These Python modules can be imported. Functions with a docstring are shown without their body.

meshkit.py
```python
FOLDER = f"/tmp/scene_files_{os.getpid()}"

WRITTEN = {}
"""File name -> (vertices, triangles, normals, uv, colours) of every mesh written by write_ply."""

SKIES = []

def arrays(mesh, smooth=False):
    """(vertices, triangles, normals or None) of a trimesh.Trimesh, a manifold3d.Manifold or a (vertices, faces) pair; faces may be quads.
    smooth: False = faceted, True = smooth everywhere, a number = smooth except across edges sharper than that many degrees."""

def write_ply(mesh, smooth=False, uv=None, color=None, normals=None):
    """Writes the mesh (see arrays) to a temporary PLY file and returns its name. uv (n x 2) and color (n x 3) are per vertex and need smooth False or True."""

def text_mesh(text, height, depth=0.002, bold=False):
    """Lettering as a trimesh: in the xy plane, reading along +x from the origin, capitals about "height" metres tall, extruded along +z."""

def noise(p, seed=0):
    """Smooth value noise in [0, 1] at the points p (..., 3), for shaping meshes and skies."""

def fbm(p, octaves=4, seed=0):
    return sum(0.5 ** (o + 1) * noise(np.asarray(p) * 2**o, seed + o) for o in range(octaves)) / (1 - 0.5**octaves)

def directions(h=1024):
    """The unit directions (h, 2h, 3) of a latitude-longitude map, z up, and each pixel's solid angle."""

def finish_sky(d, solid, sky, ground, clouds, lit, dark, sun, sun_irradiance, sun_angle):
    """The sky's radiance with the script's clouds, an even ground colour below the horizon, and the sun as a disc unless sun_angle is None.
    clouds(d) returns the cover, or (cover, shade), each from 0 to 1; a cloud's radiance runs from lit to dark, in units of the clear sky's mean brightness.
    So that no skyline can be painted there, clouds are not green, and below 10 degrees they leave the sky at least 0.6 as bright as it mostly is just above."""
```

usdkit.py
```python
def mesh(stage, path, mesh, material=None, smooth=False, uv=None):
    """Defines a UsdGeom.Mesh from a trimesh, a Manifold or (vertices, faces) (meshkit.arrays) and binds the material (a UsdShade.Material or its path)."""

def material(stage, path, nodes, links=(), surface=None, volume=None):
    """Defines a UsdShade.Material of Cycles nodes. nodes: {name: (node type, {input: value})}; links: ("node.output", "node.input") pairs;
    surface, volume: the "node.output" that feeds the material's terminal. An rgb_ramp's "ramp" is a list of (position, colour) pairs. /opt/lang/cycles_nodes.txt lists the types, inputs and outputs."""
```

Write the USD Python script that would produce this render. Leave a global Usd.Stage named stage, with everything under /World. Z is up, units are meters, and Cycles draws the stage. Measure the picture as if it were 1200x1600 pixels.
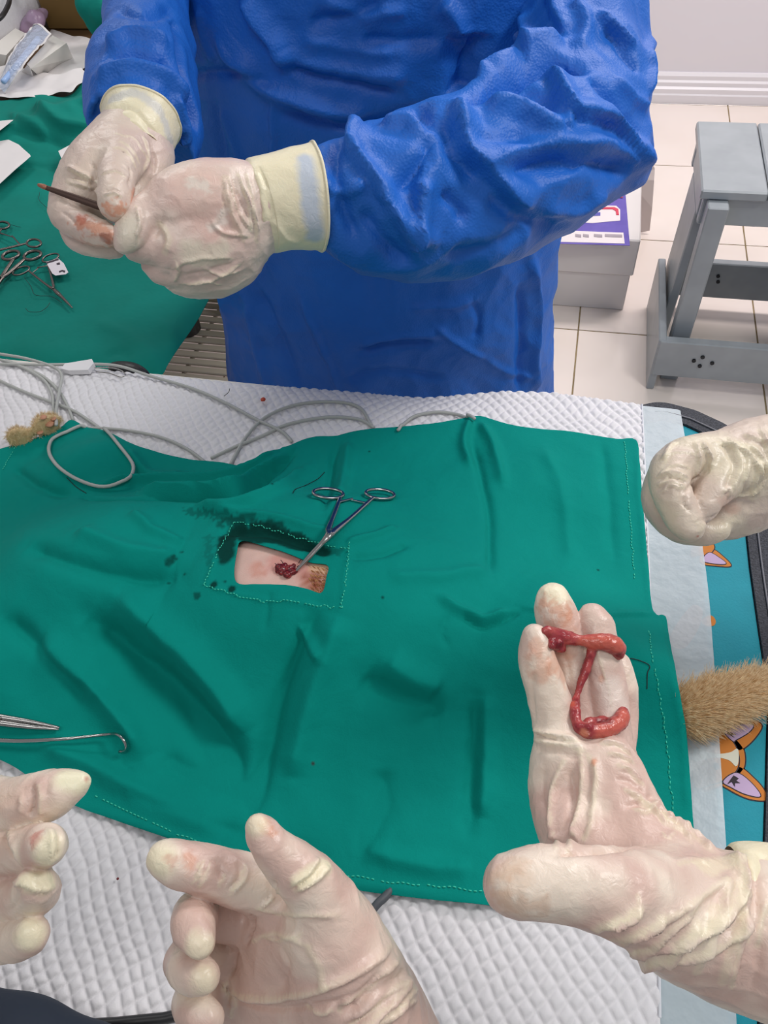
import math, random
import numpy as np, trimesh, shapely, usdkit, meshkit
from scipy import sparse
from scipy.spatial import cKDTree, Delaunay
from pxr import Usd, UsdGeom, UsdLux, UsdShade, Sdf, Gf, Vt

stage = Usd.Stage.CreateInMemory()
UsdGeom.SetStageUpAxis(stage, UsdGeom.Tokens.z)
UsdGeom.SetStageMetersPerUnit(stage, 1.0)
UsdGeom.Xform.Define(stage, '/World')
rng = np.random.default_rng(7)
A = np.asarray

# ------------------------------------------------------------------ camera
F, PITCH, ROLL, YAW = 1180.0, 51.5, -6.5, -17.4
CAM = A([0.0, 0.0, 1.6])


def camera_axes():
    p, r, y = np.radians([PITCH, ROLL, YAW])
    fwd = A([math.sin(y) * math.cos(p), math.cos(y) * math.cos(p), -math.sin(p)])
    right = A([math.cos(y), -math.sin(y), 0.0])
    up = np.cross(right, fwd)
    return math.cos(r) * right + math.sin(r) * up, -math.sin(r) * right + math.cos(r) * up, fwd


RT, UP, FW = camera_axes()
cam = UsdGeom.Camera.Define(stage, '/World/camera')
cam.CreateHorizontalApertureAttr(36.0)
cam.CreateVerticalApertureAttr(48.0)
cam.CreateFocalLengthAttr(36.0 * F / 1200)
cam.CreateClippingRangeAttr(Gf.Vec2f(0.02, 60))
cam.CreateExposureAttr(0.1)
cam.AddTransformOp().Set(Gf.Matrix4d(*RT, 0, *UP, 0, *(-FW), 0, *CAM, 1))

# ------------------------------------------------------------------ light: a bright room with ceiling panels, plus one added fill
dome = UsdLux.DomeLight.Define(stage, '/World/room_light')
dome.CreateColorAttr(Gf.Vec3f(0.95, 0.97, 1.0))
dome.CreateIntensityAttr(0.10)


def panel(name, loc, target, w, h, power, color=(1, 1, 1)):
    l = UsdLux.RectLight.Define(stage, '/World/' + name)
    l.CreateWidthAttr(w)
    l.CreateHeightAttr(h)
    l.CreateIntensityAttr(power)
    l.CreateColorAttr(Gf.Vec3f(*color))
    z = A(loc, float) - A(target, float)
    z /= np.linalg.norm(z)
    x = np.cross([0, 1, 0.01], z)
    x /= np.linalg.norm(x)
    y = np.cross(z, x)
    l.AddTransformOp().Set(Gf.Matrix4d(*x, 0, *y, 0, *z, 0, *loc, 1))


panel('ceiling_panel', (1.1, 0.95, 2.55), (0.0, 0.55, 0.9), 0.5, 0.45, 24, (1, 0.985, 0.96))
panel('ceiling_panel_001', (0.7, 2.7, 2.75), (0.7, 2.7, 0), 1.2, 0.5, 24, (1, 0.92, 0.90))
panel('ceiling_panel_002', (-0.25, -0.3, 2.75), (-0.2, 0.4, 0.9), 0.9, 0.4, 5, (1, 0.985, 0.96))

panel('ceiling_panel_003', (-1.5, 2.0, 2.75), (-1.1, 1.4, 0.9), 0.8, 0.5, 7, (1, 0.985, 0.96))  # added fill that brightens the left side, not a known fixture


# ------------------------------------------------------------------ points from the picture
def ray(px, py):
    return ((px - 600) / F) * RT - ((py - 800) / F) * UP + FW


def at(px, py, z):
    d = ray(px, py)
    return CAM + d * ((z - CAM[2]) / d[2])


def atZ(px, py, Z):
    return CAM + ray(px, py) * Z


def on_y(px, py, y):
    d = ray(px, py)
    return CAM + d * ((y - CAM[1]) / d[1])


def proj(P):
    d = np.asarray(P) - CAM
    z = d @ FW
    return np.stack([600 + F * (d @ RT) / z, 800 - F * (d @ UP) / z, z], -1)


# ------------------------------------------------------------------ materials
def S(r, g, b):
    c = A([r, g, b], float) / 255
    return tuple(np.where(c <= 0.04045, c / 12.92, ((c + 0.055) / 1.055) ** 2.4))


LOOKS = {}


def mat(name, color=None, rough=0.5, bump=None, vary=None, tint=False, **p):
    """bump: (scale, strength, distance[, detail]); vary: (other colour, scale[, lo, hi]); tint: colour from the mesh."""
    if name in LOOKS:
        return LOOKS[name]
    nodes = {'p': ('principled_bsdf', {'roughness': rough, **p}), 'tc': ('texture_coordinate', {})}
    links = []
    if tint:
        nodes['a'] = ('attribute', {'attribute': 'tint'})
        links.append(('a.color', 'p.base_color'))
    elif vary:
        lo, hi = (vary[2], vary[3]) if len(vary) > 2 else (0.35, 0.65)
        nodes['n'] = ('noise_texture', {'scale': vary[1], 'detail': 4.0})
        nodes['r'] = ('rgb_ramp', {'ramp': [(0, color), (lo, color), (hi, vary[0]), (1, vary[0])]})
        links += [('tc.object', 'n.vector'), ('n.fac', 'r.fac'), ('r.color', 'p.base_color')]
    else:
        nodes['p'][1]['base_color'] = color
    if bump:
        nodes['bn'] = ('noise_texture', {'scale': bump[0], 'detail': float(bump[3]) if len(bump) > 3 else 3.0})
        nodes['b'] = ('bump', {'strength': bump[1], 'distance': bump[2]})
        links += [('tc.object', 'bn.vector'), ('bn.fac', 'b.height'), ('b.normal', 'p.normal')]
    LOOKS[name] = usdkit.material(stage, '/World/Looks/' + name, nodes, links, surface='p.BSDF')
    return LOOKS[name]


# ------------------------------------------------------------------ scene tree
used = {}


def fresh(parent, name):
    n = used.get((parent, name), 0)
    used[(parent, name)] = n + 1
    return f'{parent}/{name}' + (f'_{n:03d}' if n else '')


def tag(prim, label=None, cat=None, group=None, kind=None):
    for k, v in (('label', label), ('category', cat), ('group', group), ('kind', kind)):
        if v:
            prim.SetCustomDataByKey(k, v)
    return prim


def thing(name, label, cat, loc=(0, 0, 0), group=None, rotz=0):
    x = UsdGeom.Xform.Define(stage, fresh('/World', name))
    x.AddTranslateOp().Set(Gf.Vec3d(*map(float, loc)))
    if rotz:
        x.AddRotateZOp().Set(float(rotz))
    x.GetPrim().SetCustomDataByKey('_', 0)
    x.GetPrim().ClearCustomDataByKey('_')
    return tag(x.GetPrim(), label, cat, group)


def obj(name, m, material, parent=None, smooth=True, tint=None, label=None, cat=None, group=None, kind=None):
    """One Mesh prim. Points are given in world coordinates; the parent's own placing is taken off."""
    path = fresh(str(parent.GetPath()) if parent else '/World', name)
    if tint is not None:
        smooth = True
    v, f = (A(m.vertices), A(m.faces)) if isinstance(m, trimesh.Trimesh) else (A(m[0], float), A(m[1]))
    if parent:
        M = A(UsdGeom.Xformable(parent).ComputeLocalToWorldTransform(Usd.TimeCode.Default()))
        v = np.c_[v, np.ones(len(v))] @ np.linalg.inv(M)
        v = v[:, :3]
        loc = None
    else:
        loc = v.mean(0)
        loc[2] = v[:, 2].min()
        v = v - loc
    um = usdkit.mesh(stage, path, (v, f), material, smooth)
    if loc is not None:
        um.AddTranslateOp().Set(Gf.Vec3d(*map(float, loc)))
    if tint is not None:
        UsdGeom.PrimvarsAPI(um).CreatePrimvar('tint', Sdf.ValueTypeNames.Color3fArray, 'vertex').Set(Vt.Vec3fArray.FromNumpy(np.asarray(tint, np.float32)))
    um.CreateDoubleSidedAttr(True)
    return tag(um.GetPrim(), label, cat, group, kind)


# ------------------------------------------------------------------ shapes
def cat_(*ms):
    return trimesh.util.concatenate([m if isinstance(m, trimesh.Trimesh) else trimesh.Trimesh(m[0], m[1], process=False) for m in ms])


def box(x0, x1, y0, y1, z0, z1, r=0.0):
    """A box with chamfered edges, as the hull of its trimmed corners."""
    if r <= 0:
        m = trimesh.creation.box((x1 - x0, y1 - y0, z1 - z0))
        m.apply_translation(((x0 + x1) / 2, (y0 + y1) / 2, (z0 + z1) / 2))
        return m
    pts = []
    for sx in (0, 1):
        for sy in (0, 1):
            for sz in (0, 1):
                c = A([(x0, x1)[sx], (y0, y1)[sy], (z0, z1)[sz]], float)
                i = A([1 - 2 * sx, 1 - 2 * sy, 1 - 2 * sz]) * r
                for k in range(3):
                    d = i.copy()
                    d[k] = 0
                    pts.append(c + d)
    return trimesh.convex.convex_hull(pts)


def spline(P, n, closed=False):
    """Catmull-Rom through the points (columns may hold radii too), n samples evenly along its length."""
    P = A(P, float)
    if len(P) == 2 and not closed:
        return P[0] + np.linspace(0, 1, n)[:, None] * (P[1] - P[0])
    Q = np.vstack([P[-1], P, P[:2]]) if closed else np.vstack([2 * P[0] - P[1], P, 2 * P[-1] - P[-2]])
    segs = len(Q) - 3
    t = np.linspace(0, 1, 24, endpoint=False)[:, None]
    out = []
    for i in range(segs):
        a, b, c, d = Q[i:i + 4]
        out.append(0.5 * (2 * b + (c - a) * t + (2 * a - 5 * b + 4 * c - d) * t ** 2 + (3 * b - a - 3 * c + d) * t ** 3))
    out = np.vstack(out + [Q[segs + 1][None]])
    s = np.r_[0, np.cumsum(np.linalg.norm(np.diff(out[:, :3], axis=0), axis=1))]
    u = np.linspace(0, s[-1], n)
    return np.stack([np.interp(u, s, out[:, k]) for k in range(out.shape[1])], 1)


def tube(P, R, sides=10, closed=False, flat=1.0, flat_dir=None, cap=True):
    """A round (or flattened) tube along P with radii R. flat scales the section along flat_dir."""
    P = A(P, float)
    n = len(P)
    R = np.broadcast_to(A(R, float), (n,))
    T = (np.roll(P, -1, 0) - np.roll(P, 1, 0)) if closed else np.gradient(P, axis=0)
    T /= np.linalg.norm(T, axis=1, keepdims=True) + 1e-12
    N = np.zeros_like(P)
    a = A(flat_dir, float) if flat_dir is not None else np.cross(T[0], [0.31, 0.2, 0.93])
    for i in range(n):
        a = a - T[i] * (a @ T[i])
        a /= np.linalg.norm(a) + 1e-12
        N[i] = a
        if flat_dir is not None:
            a = A(flat_dir, float)
    B = np.cross(T, N)
    an = np.arange(sides) * 2 * np.pi / sides
    v = P[:, None] + R[:, None, None] * (np.cos(an)[None, :, None] * N[:, None] * flat + np.sin(an)[None, :, None] * B[:, None])
    v = v.reshape(-1, 3)
    m = n if closed else n - 1
    i, j = np.meshgrid(np.arange(m), np.arange(sides), indexing='ij')
    i2, j2 = (i + 1) % n, (j + 1) % sides
    q = np.stack([i * sides + j, i * sides + j2, i2 * sides + j2, i2 * sides + j], -1).reshape(-1, 4)
    f = np.vstack([q[:, [0, 1, 2]], q[:, [0, 2, 3]]])
    if cap and not closed:
        k = len(v)
        v = np.vstack([v, P[0] - T[0] * R[0] * 0.5, P[-1] + T[-1] * R[-1] * 0.5])
        j = np.arange(sides)
        e = (n - 1) * sides
        f = np.vstack([f, np.c_[(j + 1) % sides, j, np.full(sides, k)], np.c_[e + j, e + (j + 1) % sides, np.full(sides, k + 1)]])
    return trimesh.Trimesh(v, f, process=False)


def smin(a, b, k):
    if k <= 0:
        return np.minimum(a, b)
    h = np.maximum(k - np.abs(a - b), 0) / k
    return np.minimum(a, b) - h * h * k * 0.25


def relax(v, f, rounds):
    n = len(v)
    e = np.vstack([f[:, [0, 1]], f[:, [1, 2]], f[:, [2, 0]]])
    e = np.sort(e, 1).astype(np.int64)
    e = np.unique(e[:, 0] * n + e[:, 1])
    e = np.stack([e // n, e % n], 1)
    W = sparse.coo_matrix((np.ones(2 * len(e)), (np.r_[e[:, 0], e[:, 1]], np.r_[e[:, 1], e[:, 0]])), (n, n)).tocsr()
    deg = np.maximum(A(W.sum(1)), 1)
    for k in range(rounds):
        v = v + (0.5 if k % 2 == 0 else -0.5) * (W @ v / deg - v)
    return v


class Field:
    """A signed distance grid that round cones are blended into."""

    def __init__(s, lo, hi, h):
        s.h = h
        s.lo = A(lo, float)
        s.n = np.ceil((A(hi) - s.lo) / h).astype(int) + 1
        s.v = np.full(s.n, 0.05, np.float32)
        s.i0, s.i1 = s.n.copy(), np.zeros(3, int)

    def axes(s, lo, hi):
        i0 = np.clip(np.floor((lo - s.lo) / s.h).astype(int), 0, s.n)
        i1 = np.clip(np.ceil((hi - s.lo) / s.h).astype(int) + 1, 0, s.n)
        sl = tuple(slice(a, b) for a, b in zip(i0, i1))
        s.i0, s.i1 = np.minimum(s.i0, i0), np.maximum(s.i1, i1)
        g = [(s.lo[k] + s.h * np.arange(i0[k], i1[k])).astype(np.float32) for k in range(3)]
        return sl, g[0][:, None, None], g[1][None, :, None], g[2][None, None, :]

    def cone(s, a, b, ra, rb, k):
        a, b = A(a, float), A(b, float)
        m = max(ra, rb) + k + 3 * s.h
        sl, X, Y, Z = s.axes(np.minimum(a, b) - m, np.maximum(a, b) + m)
        d = b - a
        L = max(d @ d, 1e-12)
        t = np.clip(((X - a[0]) * d[0] + (Y - a[1]) * d[1] + (Z - a[2]) * d[2]) / L, 0, 1)
        q = np.sqrt((X - a[0] - t * d[0]) ** 2 + (Y - a[1] - t * d[1]) ** 2 + (Z - a[2] - t * d[2]) ** 2) - (ra + (rb - ra) * t)
        s.v[sl] = smin(s.v[sl], q.astype(np.float32), k)
        return s

    def chain(s, P, R, k, n=None):
        if n:
            Q = spline(np.c_[P, R], n)
            P, R = Q[:, :3], Q[:, 3]
        for i in range(len(P) - 1):
            s.cone(P[i], P[i + 1], R[i], R[i + 1], k)
        return s

    def ball(s, c, r, k):
        return s.cone(c, A(c) + 1e-5, r, r, k)

    def join(s, o, k):
        sl = tuple(slice(a, b) for a, b in zip(o.i0, o.i1))
        s.v[sl] = smin(s.v[sl], o.v[sl], k)
        s.i0, s.i1 = np.minimum(s.i0, o.i0), np.maximum(s.i1, o.i1)
        return s

    def mesh(s, smooth=2):
        v, f = nets(s.v, s.lo, s.h)
        m = trimesh.Trimesh(v, f, process=False)
        if smooth:
            m.vertices = relax(v, f, smooth)
        return m


def nets(g, lo, h):
    """Surface nets of the zero level of a grid."""
    inside = g < 0
    n = A(g.shape)
    c = np.zeros(n - 1, np.int8)
    for o in np.ndindex(2, 2, 2):
        c += inside[o[0]:n[0] - 1 + o[0], o[1]:n[1] - 1 + o[1], o[2]:n[2] - 1 + o[2]]
    idx = np.argwhere((c > 0) & (c < 8))
    num = np.full(n - 1, -1, np.int64)
    num[tuple(idx.T)] = np.arange(len(idx))
    corner = {o: g[idx[:, 0] + o[0], idx[:, 1] + o[1], idx[:, 2] + o[2]].astype(float) for o in np.ndindex(2, 2, 2)}
    tot, cnt = np.zeros((len(idx), 3)), np.zeros(len(idx))
    for o in corner:
        for k in range(3):
            if o[k] == 0:
                p = tuple(1 if j == k else o[j] for j in range(3))
                a, b = corner[o], corner[p]
                x = (a < 0) != (b < 0)
                t = np.where(x, a / np.where(x, a - b, 1), 0)
                q = np.tile(A(o, float), (len(idx), 1))
                q[:, k] = t
                tot += q * x[:, None]
                cnt += x
    v = lo + h * (idx + tot / cnt[:, None])
    faces = []
    for k in range(3):
        a, b = (k + 1) % 3, (k + 2) % 3
        sl0 = [slice(None)] * 3
        sl1 = [slice(None)] * 3
        sl0[k], sl1[k] = slice(0, -1), slice(1, None)
        e0, e1 = inside[tuple(sl0)], inside[tuple(sl1)]
        E = np.argwhere(e0 != e1)
        E = E[(E[:, a] > 0) & (E[:, b] > 0) & (E[:, a] < n[a] - 1) & (E[:, b] < n[b] - 1)]
        flip = e0[tuple(E.T)]
        ids = []
        for da, db in ((-1, -1), (0, -1), (0, 0), (-1, 0)):
            q = E.copy()
            q[:, a] += da
            q[:, b] += db
            ids.append(num[tuple(q.T)])
        q = np.stack(ids, 1)
        q = np.where(flip[:, None], q, q[:, ::-1])
        q = q[(q >= 0).all(1)]
        faces.append(q)
    q = np.vstack(faces)
    return v, np.vstack([q[:, [0, 1, 2]], q[:, [0, 2, 3]]])


def normals(m):
    return meshkit.arrays(m, True)[2]


SEEN = {}


def pick(m, pts, N=None):
    """The points of the mesh's side towards the picture that lie at the given picture points."""
    V = A(m.vertices)
    key = (id(m), V[0, 0], V[-1, 2], V[len(V) // 2, 1])
    if key not in SEEN:
        N = normals(m) if N is None else N
        P = proj(V)
        front = np.nonzero(((V - CAM) * N).sum(1) < 0)[0]
        SEEN.clear()
        SEEN[key] = P, front, cKDTree(P[front, :2])
    P, front, tree = SEEN[key]
    out = []
    for p in pts:
        c = tree.query_ball_point(p, 7)
        if not c:
            c = [tree.query(p)[1]]
        c = front[A(c)]
        zmin = P[c, 2].min()
        c = c[P[c, 2] < zmin + 0.012]
        out.append(V[c[np.argmin(((P[c, :2] - A(p)) ** 2).sum(1))]])
    return A(out)


def fold(m, strokes, N=None, side=None):
    """Pushes folds into a mesh. A stroke: (points in the picture, width, height, kind); metres. kind: r ridge, v valley, f pleat that drops steeply on its right."""
    N = normals(m) if N is None else N
    P0 = A(m.vertices).copy()
    D = np.zeros(len(P0))
    base = trimesh.Trimesh(P0, m.faces, process=False)
    for st in strokes:
        pts, w, h = st[0], st[1], st[2]
        kind = st[3] if len(st) > 3 else 'r'
        L = pick(base, spline(A(pts, float), max(6, int(sum(math.dist(a, b) for a, b in zip(pts, pts[1:])) / 12))), N)
        Q = spline(L, 60)
        for _ in range(4 if w < 0.003 else 10):
            Q[1:-1] = (Q[:-2] + 2 * Q[1:-1] + Q[2:]) / 4
        Q = spline(Q, 300)
        u = np.linspace(0, 1, len(Q))
        env = np.minimum(1, 2.2 * np.sin(np.pi * np.clip(u, 0.02, 0.98)) ** 0.8)
        T = np.gradient(Q, axis=0)
        T /= np.linalg.norm(T, axis=1, keepdims=True) + 1e-12
        tree = cKDTree(Q)
        near = np.nonzero(tree.query(P0, distance_upper_bound=4 * w)[0] < 4 * w)[0]
        if not len(near):
            continue
        d, i = tree.query(P0[near])
        rel = P0[near] - Q[i]
        if kind == 'f':
            s = (rel * np.cross(T[i], N[near])).sum(1)
            q = np.where(s < 0, np.exp(-(d / (1.7 * w)) ** 2), np.exp(-(d / (0.45 * w)) ** 2))
        else:
            q = np.exp(-1.2 * (d / w) ** (1.35 if w < 0.0045 else 1.7))
        D[near] += (-h if kind == 'v' else h) * env[i] * q
    m.vertices = P0 + N * D[:, None]
    return m


def pleats(a, b, n, w, h, seed, kind='f'):
    """A family of n folds between two strokes, each a little off."""
    r = np.random.default_rng(seed)
    A_, B_ = spline(A(a, float), 6), spline(A(b, float), 6)
    out = []
    for k in range(n):
        t = (k + 0.5 + r.uniform(-0.3, 0.3)) / n
        q = A_ * (1 - t) + B_ * t + r.normal(0, 1.3, (6, 2))
        i, j = (0, 6) if r.random() < 0.5 else sorted(r.choice(7, 2, replace=False)) if r.random() < 0.5 else (1, 5)
        if j - i < 3:
            i, j = 0, 6
        out.append(([tuple(p) for p in q[i:j]], w * r.uniform(0.7, 1.3), h * r.uniform(0.6, 1.3), kind if r.random() < 0.75 else 'v'))
    return out


def crumple(m, amp, cell, sx, sz, seed, fine=0.35):
    """Cloth that has been folded and pulled: flat facets that meet in creases, at two sizes."""
    r = np.random.default_rng(seed)
    N = normals(m)
    v = A(m.vertices)
    w = v + 0.5 * cell * np.stack([meshkit.fbm(v * (0.8 / cell) + k * 7.7, 2, seed + k) - 0.5 for k in range(3)], -1)
    out = 0
    for c, a in ((cell, 1.0), (cell * 0.42, fine)):
        P = w * A([sx, sx, sz]) / c
        lo, hi = P.min(0) - 1, P.max(0) + 1
        site = r.uniform(lo, hi, (int(np.prod(hi - lo)), 3))
        d = cKDTree(site).query(P)[0]
        out = out + a * (np.sqrt(d * d + 0.01) - 0.56)
    m.vertices = v + N * (amp * out)[:, None]


def paint(m, col, marks, N=None, edge=1.5):
    """Marks of colour with a shape of their own: (points in the picture, radius in m, colour, strength, raggedness)."""
    N = normals(m) if N is None else N
    V = A(m.vertices)
    for pts, r, c, a, rag in marks:
        Q = pick(m, spline(A(pts, float), max(2, 3 * len(pts))) if len(pts) > 1 else pts, N)
        if len(Q) > 1:
            Q = spline(Q, 40)
        d = cKDTree(Q).query(V, distance_upper_bound=r * 3)[0]
        k = np.nonzero(d < r * 3)[0]
        n = meshkit.fbm(V[k] / max(r, 0.004) * 1.6 + 11.3, 3)
        w = a * np.clip((1.15 - d[k] / r + rag * (n - 0.5) * 4) * edge, 0, 1)
        col[k] = col[k] * (1 - w[:, None]) + A(c) * w[:, None]
    return col


def tri_fill(poly, step, holes=(), coarse=None):
    """Points and triangles that fill a flat polygon evenly."""
    pg = shapely.Polygon(poly, holes)
    rings = []
    for ring in [pg.exterior, *pg.interiors]:
        n = max(8, int(ring.length / step))
        rings.append(A([ring.interpolate(k / n, normalized=True).coords[0] for k in range(n)]))
    x0, y0, x1, y1 = pg.bounds
    gx, gy = np.meshgrid(np.arange(x0, x1, step), np.arange(y0, y1, step * 0.866))
    gx = gx + (np.arange(gx.shape[0]) % 2)[:, None] * step / 2
    g = np.c_[gx.ravel(), gy.ravel()]
    g = g[shapely.contains_xy(pg.buffer(-step * 0.5), g[:, 0], g[:, 1])]
    if coarse:  # (polygon, every n-th point kept inside it)
        k = shapely.contains_xy(coarse[0], g[:, 0], g[:, 1])
        q = np.round(g / (step * coarse[1])).astype(int)
        _, first = np.unique(q, axis=0, return_index=True)
        keep = ~k
        keep[first] = True
        g = g[keep]
    pts = np.vstack(rings + [g])
    t = Delaunay(pts).simplices
    c = pts[t].mean(1)
    t = t[shapely.contains_xy(pg, c[:, 0], c[:, 1])]
    a = pts[t]
    d1, d2 = a[:, 1] - a[:, 0], a[:, 2] - a[:, 0]
    area = d1[:, 0] * d2[:, 1] - d1[:, 1] * d2[:, 0]
    t[area < 0] = t[area < 0][:, ::-1]
    return pts, t[np.abs(area) > 1e-10]


def thick(v, f, d):
    """A sheet given a thickness d below itself."""
    m = trimesh.Trimesh(v, f, process=False)
    N = normals(m)
    n = len(v)
    e = np.vstack([f[:, [0, 1]], f[:, [1, 2]], f[:, [2, 0]]])
    key = np.sort(e, 1).astype(np.int64)
    _, inv, cnt = np.unique(key[:, 0] * n + key[:, 1], return_inverse=True, return_counts=True)
    e = e[cnt[inv.ravel()] == 1]
    w = np.vstack([np.c_[e[:, 1], e[:, 0], e[:, 0] + n], np.c_[e[:, 1], e[:, 0] + n, e[:, 1] + n]])
    return np.vstack([v, v - N * d]), np.vstack([f, f[:, ::-1] + n, w])


def px(pts, z):
    return A([at(*p, z) for p in pts])


def slab(poly, z0, z1):
    m = trimesh.creation.extrude_polygon(shapely.Polygon(poly), z1 - z0, engine='earcut')
    m.apply_translation((0, 0, z0))
    return m


# ------------------------------------------------------------------ the room
m_tile = mat('floor_tile', S(240, 229, 222), 0.16, vary=(S(235, 223, 214), 3.0), bump=(3.0, 0.02, 0.01))
m_grout = mat('grout', S(150, 132, 98), 0.9, vary=(S(120, 104, 76), 9.0))
m_wall = mat('wall_paint', S(226, 222, 228), 0.55, bump=(60, 0.05, 0.002))
m_trim = mat('trim_paint', S(226, 223, 228), 0.35)

fl = obj('floor', box(-3.2, 3.0, -1.6, 3.72, -0.03, -0.002), m_grout, kind='structure')
PX, PY = 0.548, 0.5425
for i in range(-6, 5):
    for j in range(-7, 4):
        x0, y0 = 0.085 + i * PX, 2.053 + j * PY
        if y0 < 3.69 and -3.2 < x0 < 3 and y0 > -1.6:
            g = 0.0022
            obj('tile', box(x0 + g, x0 + PX - g, y0 + g, min(y0 + PY, 3.72) - g, -0.0025, 0.0, 0.0012), m_tile, fl, smooth=False)
obj('wall_back', box(-3.2, 3.0, 3.72, 3.84, 0, 2.9), m_wall, kind='structure', smooth=False)
obj('wall_left', box(-3.3, -3.2, -1.6, 3.84, 0, 2.9), m_wall, kind='structure', smooth=False)
prof = [(3.72, 0), (3.684, 0), (3.684, 0.036), (3.688, 0.042), (3.688, 0.06), (3.697, 0.068), (3.697, 0.084), (3.704, 0.092), (3.704, 0.108), (3.712, 0.119), (3.72, 0.12)]
bb = trimesh.creation.extrude_polygon(shapely.Polygon(prof), 6.2, engine='earcut')
bb.vertices = bb.vertices[:, [2, 0, 1]] + A([-3.2, 0, 0])
bb.fix_normals()
obj('baseboard_back', bb, m_trim, smooth=False, kind='structure')

# ------------------------------------------------------------------ step stool
m_stool = mat('grey_paint', S(156, 163, 168), 0.32, vary=(S(147, 154, 159), 14.0), bump=(40, 0.08, 0.002))
m_bolt = mat('dark_bolt', S(40, 42, 46), 0.4, metallic=0.6)
st = thing('step_stool', 'grey painted wooden two-step stool standing on the tiled floor at the right', 'stool', (0.55, 2.02, 0))
for k in range(3):
    x0 = 0.318 + k * 0.158
    obj('top_plank', box(x0, x0 + 0.155, 1.885, 2.25, 0.555, 0.58, 0.004), m_stool, st, smooth=False)
obj('apron', box(0.33, 0.775, 1.9, 1.926, 0.48, 0.555, 0.003), m_stool, st, smooth=False)
obj('apron', box(0.325, 0.77, 2.19, 2.215, 0.48, 0.555, 0.003), m_stool, st, smooth=False)
for x in (0.327, 0.742):
    obj('side_apron', box(x, x + 0.026, 1.926, 2.19, 0.49, 0.555, 0.002), m_stool, st, smooth=False)
for x in (0.338, 0.71):
    obj('front_leg', box(x, x + 0.05, 1.85, 1.899, 0, 0.554, 0.003), m_stool, st, smooth=False)
for x in (0.327, 0.742):
    lg = box(x, x + 0.026, 0, 0.2, 0, 0.49, 0.003)
    lg.vertices[:, 1] += 1.99 - 0.08 * (lg.vertices[:, 2] / 0.49 - 0.5)
    obj('rear_leg', lg, m_stool, st, smooth=False)
for y, x0, bolts in ((1.796, 0.302, ((0.405, 0.125), (0.425, 0.14), (0.425, 0.108), (0.455, 0.122))), (2.19, 0.33, ((0.485, 0.14), (0.49, 0.12)))):
    r_ = obj('lower_rail', box(x0, 0.79, y, y + 0.028, 0.058, 0.182, 0.003), m_stool, st, smooth=False)
    for bx, bz in bolts:
        c = trimesh.creation.cylinder(0.0055, 0.006, sections=14)
        c.apply_transform(trimesh.transformations.rotation_matrix(math.pi / 2, (1, 0, 0)))
        c.apply_translation((bx, y - 0.001, bz))
        obj('bolt', c, m_bolt, r_, smooth=40)
for x in (0.298, 0.768):
    obj('side_board', box(x, x + 0.022, 1.8, 2.2, 0, 0.184, 0.003), m_stool, st, smooth=False)

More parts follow.
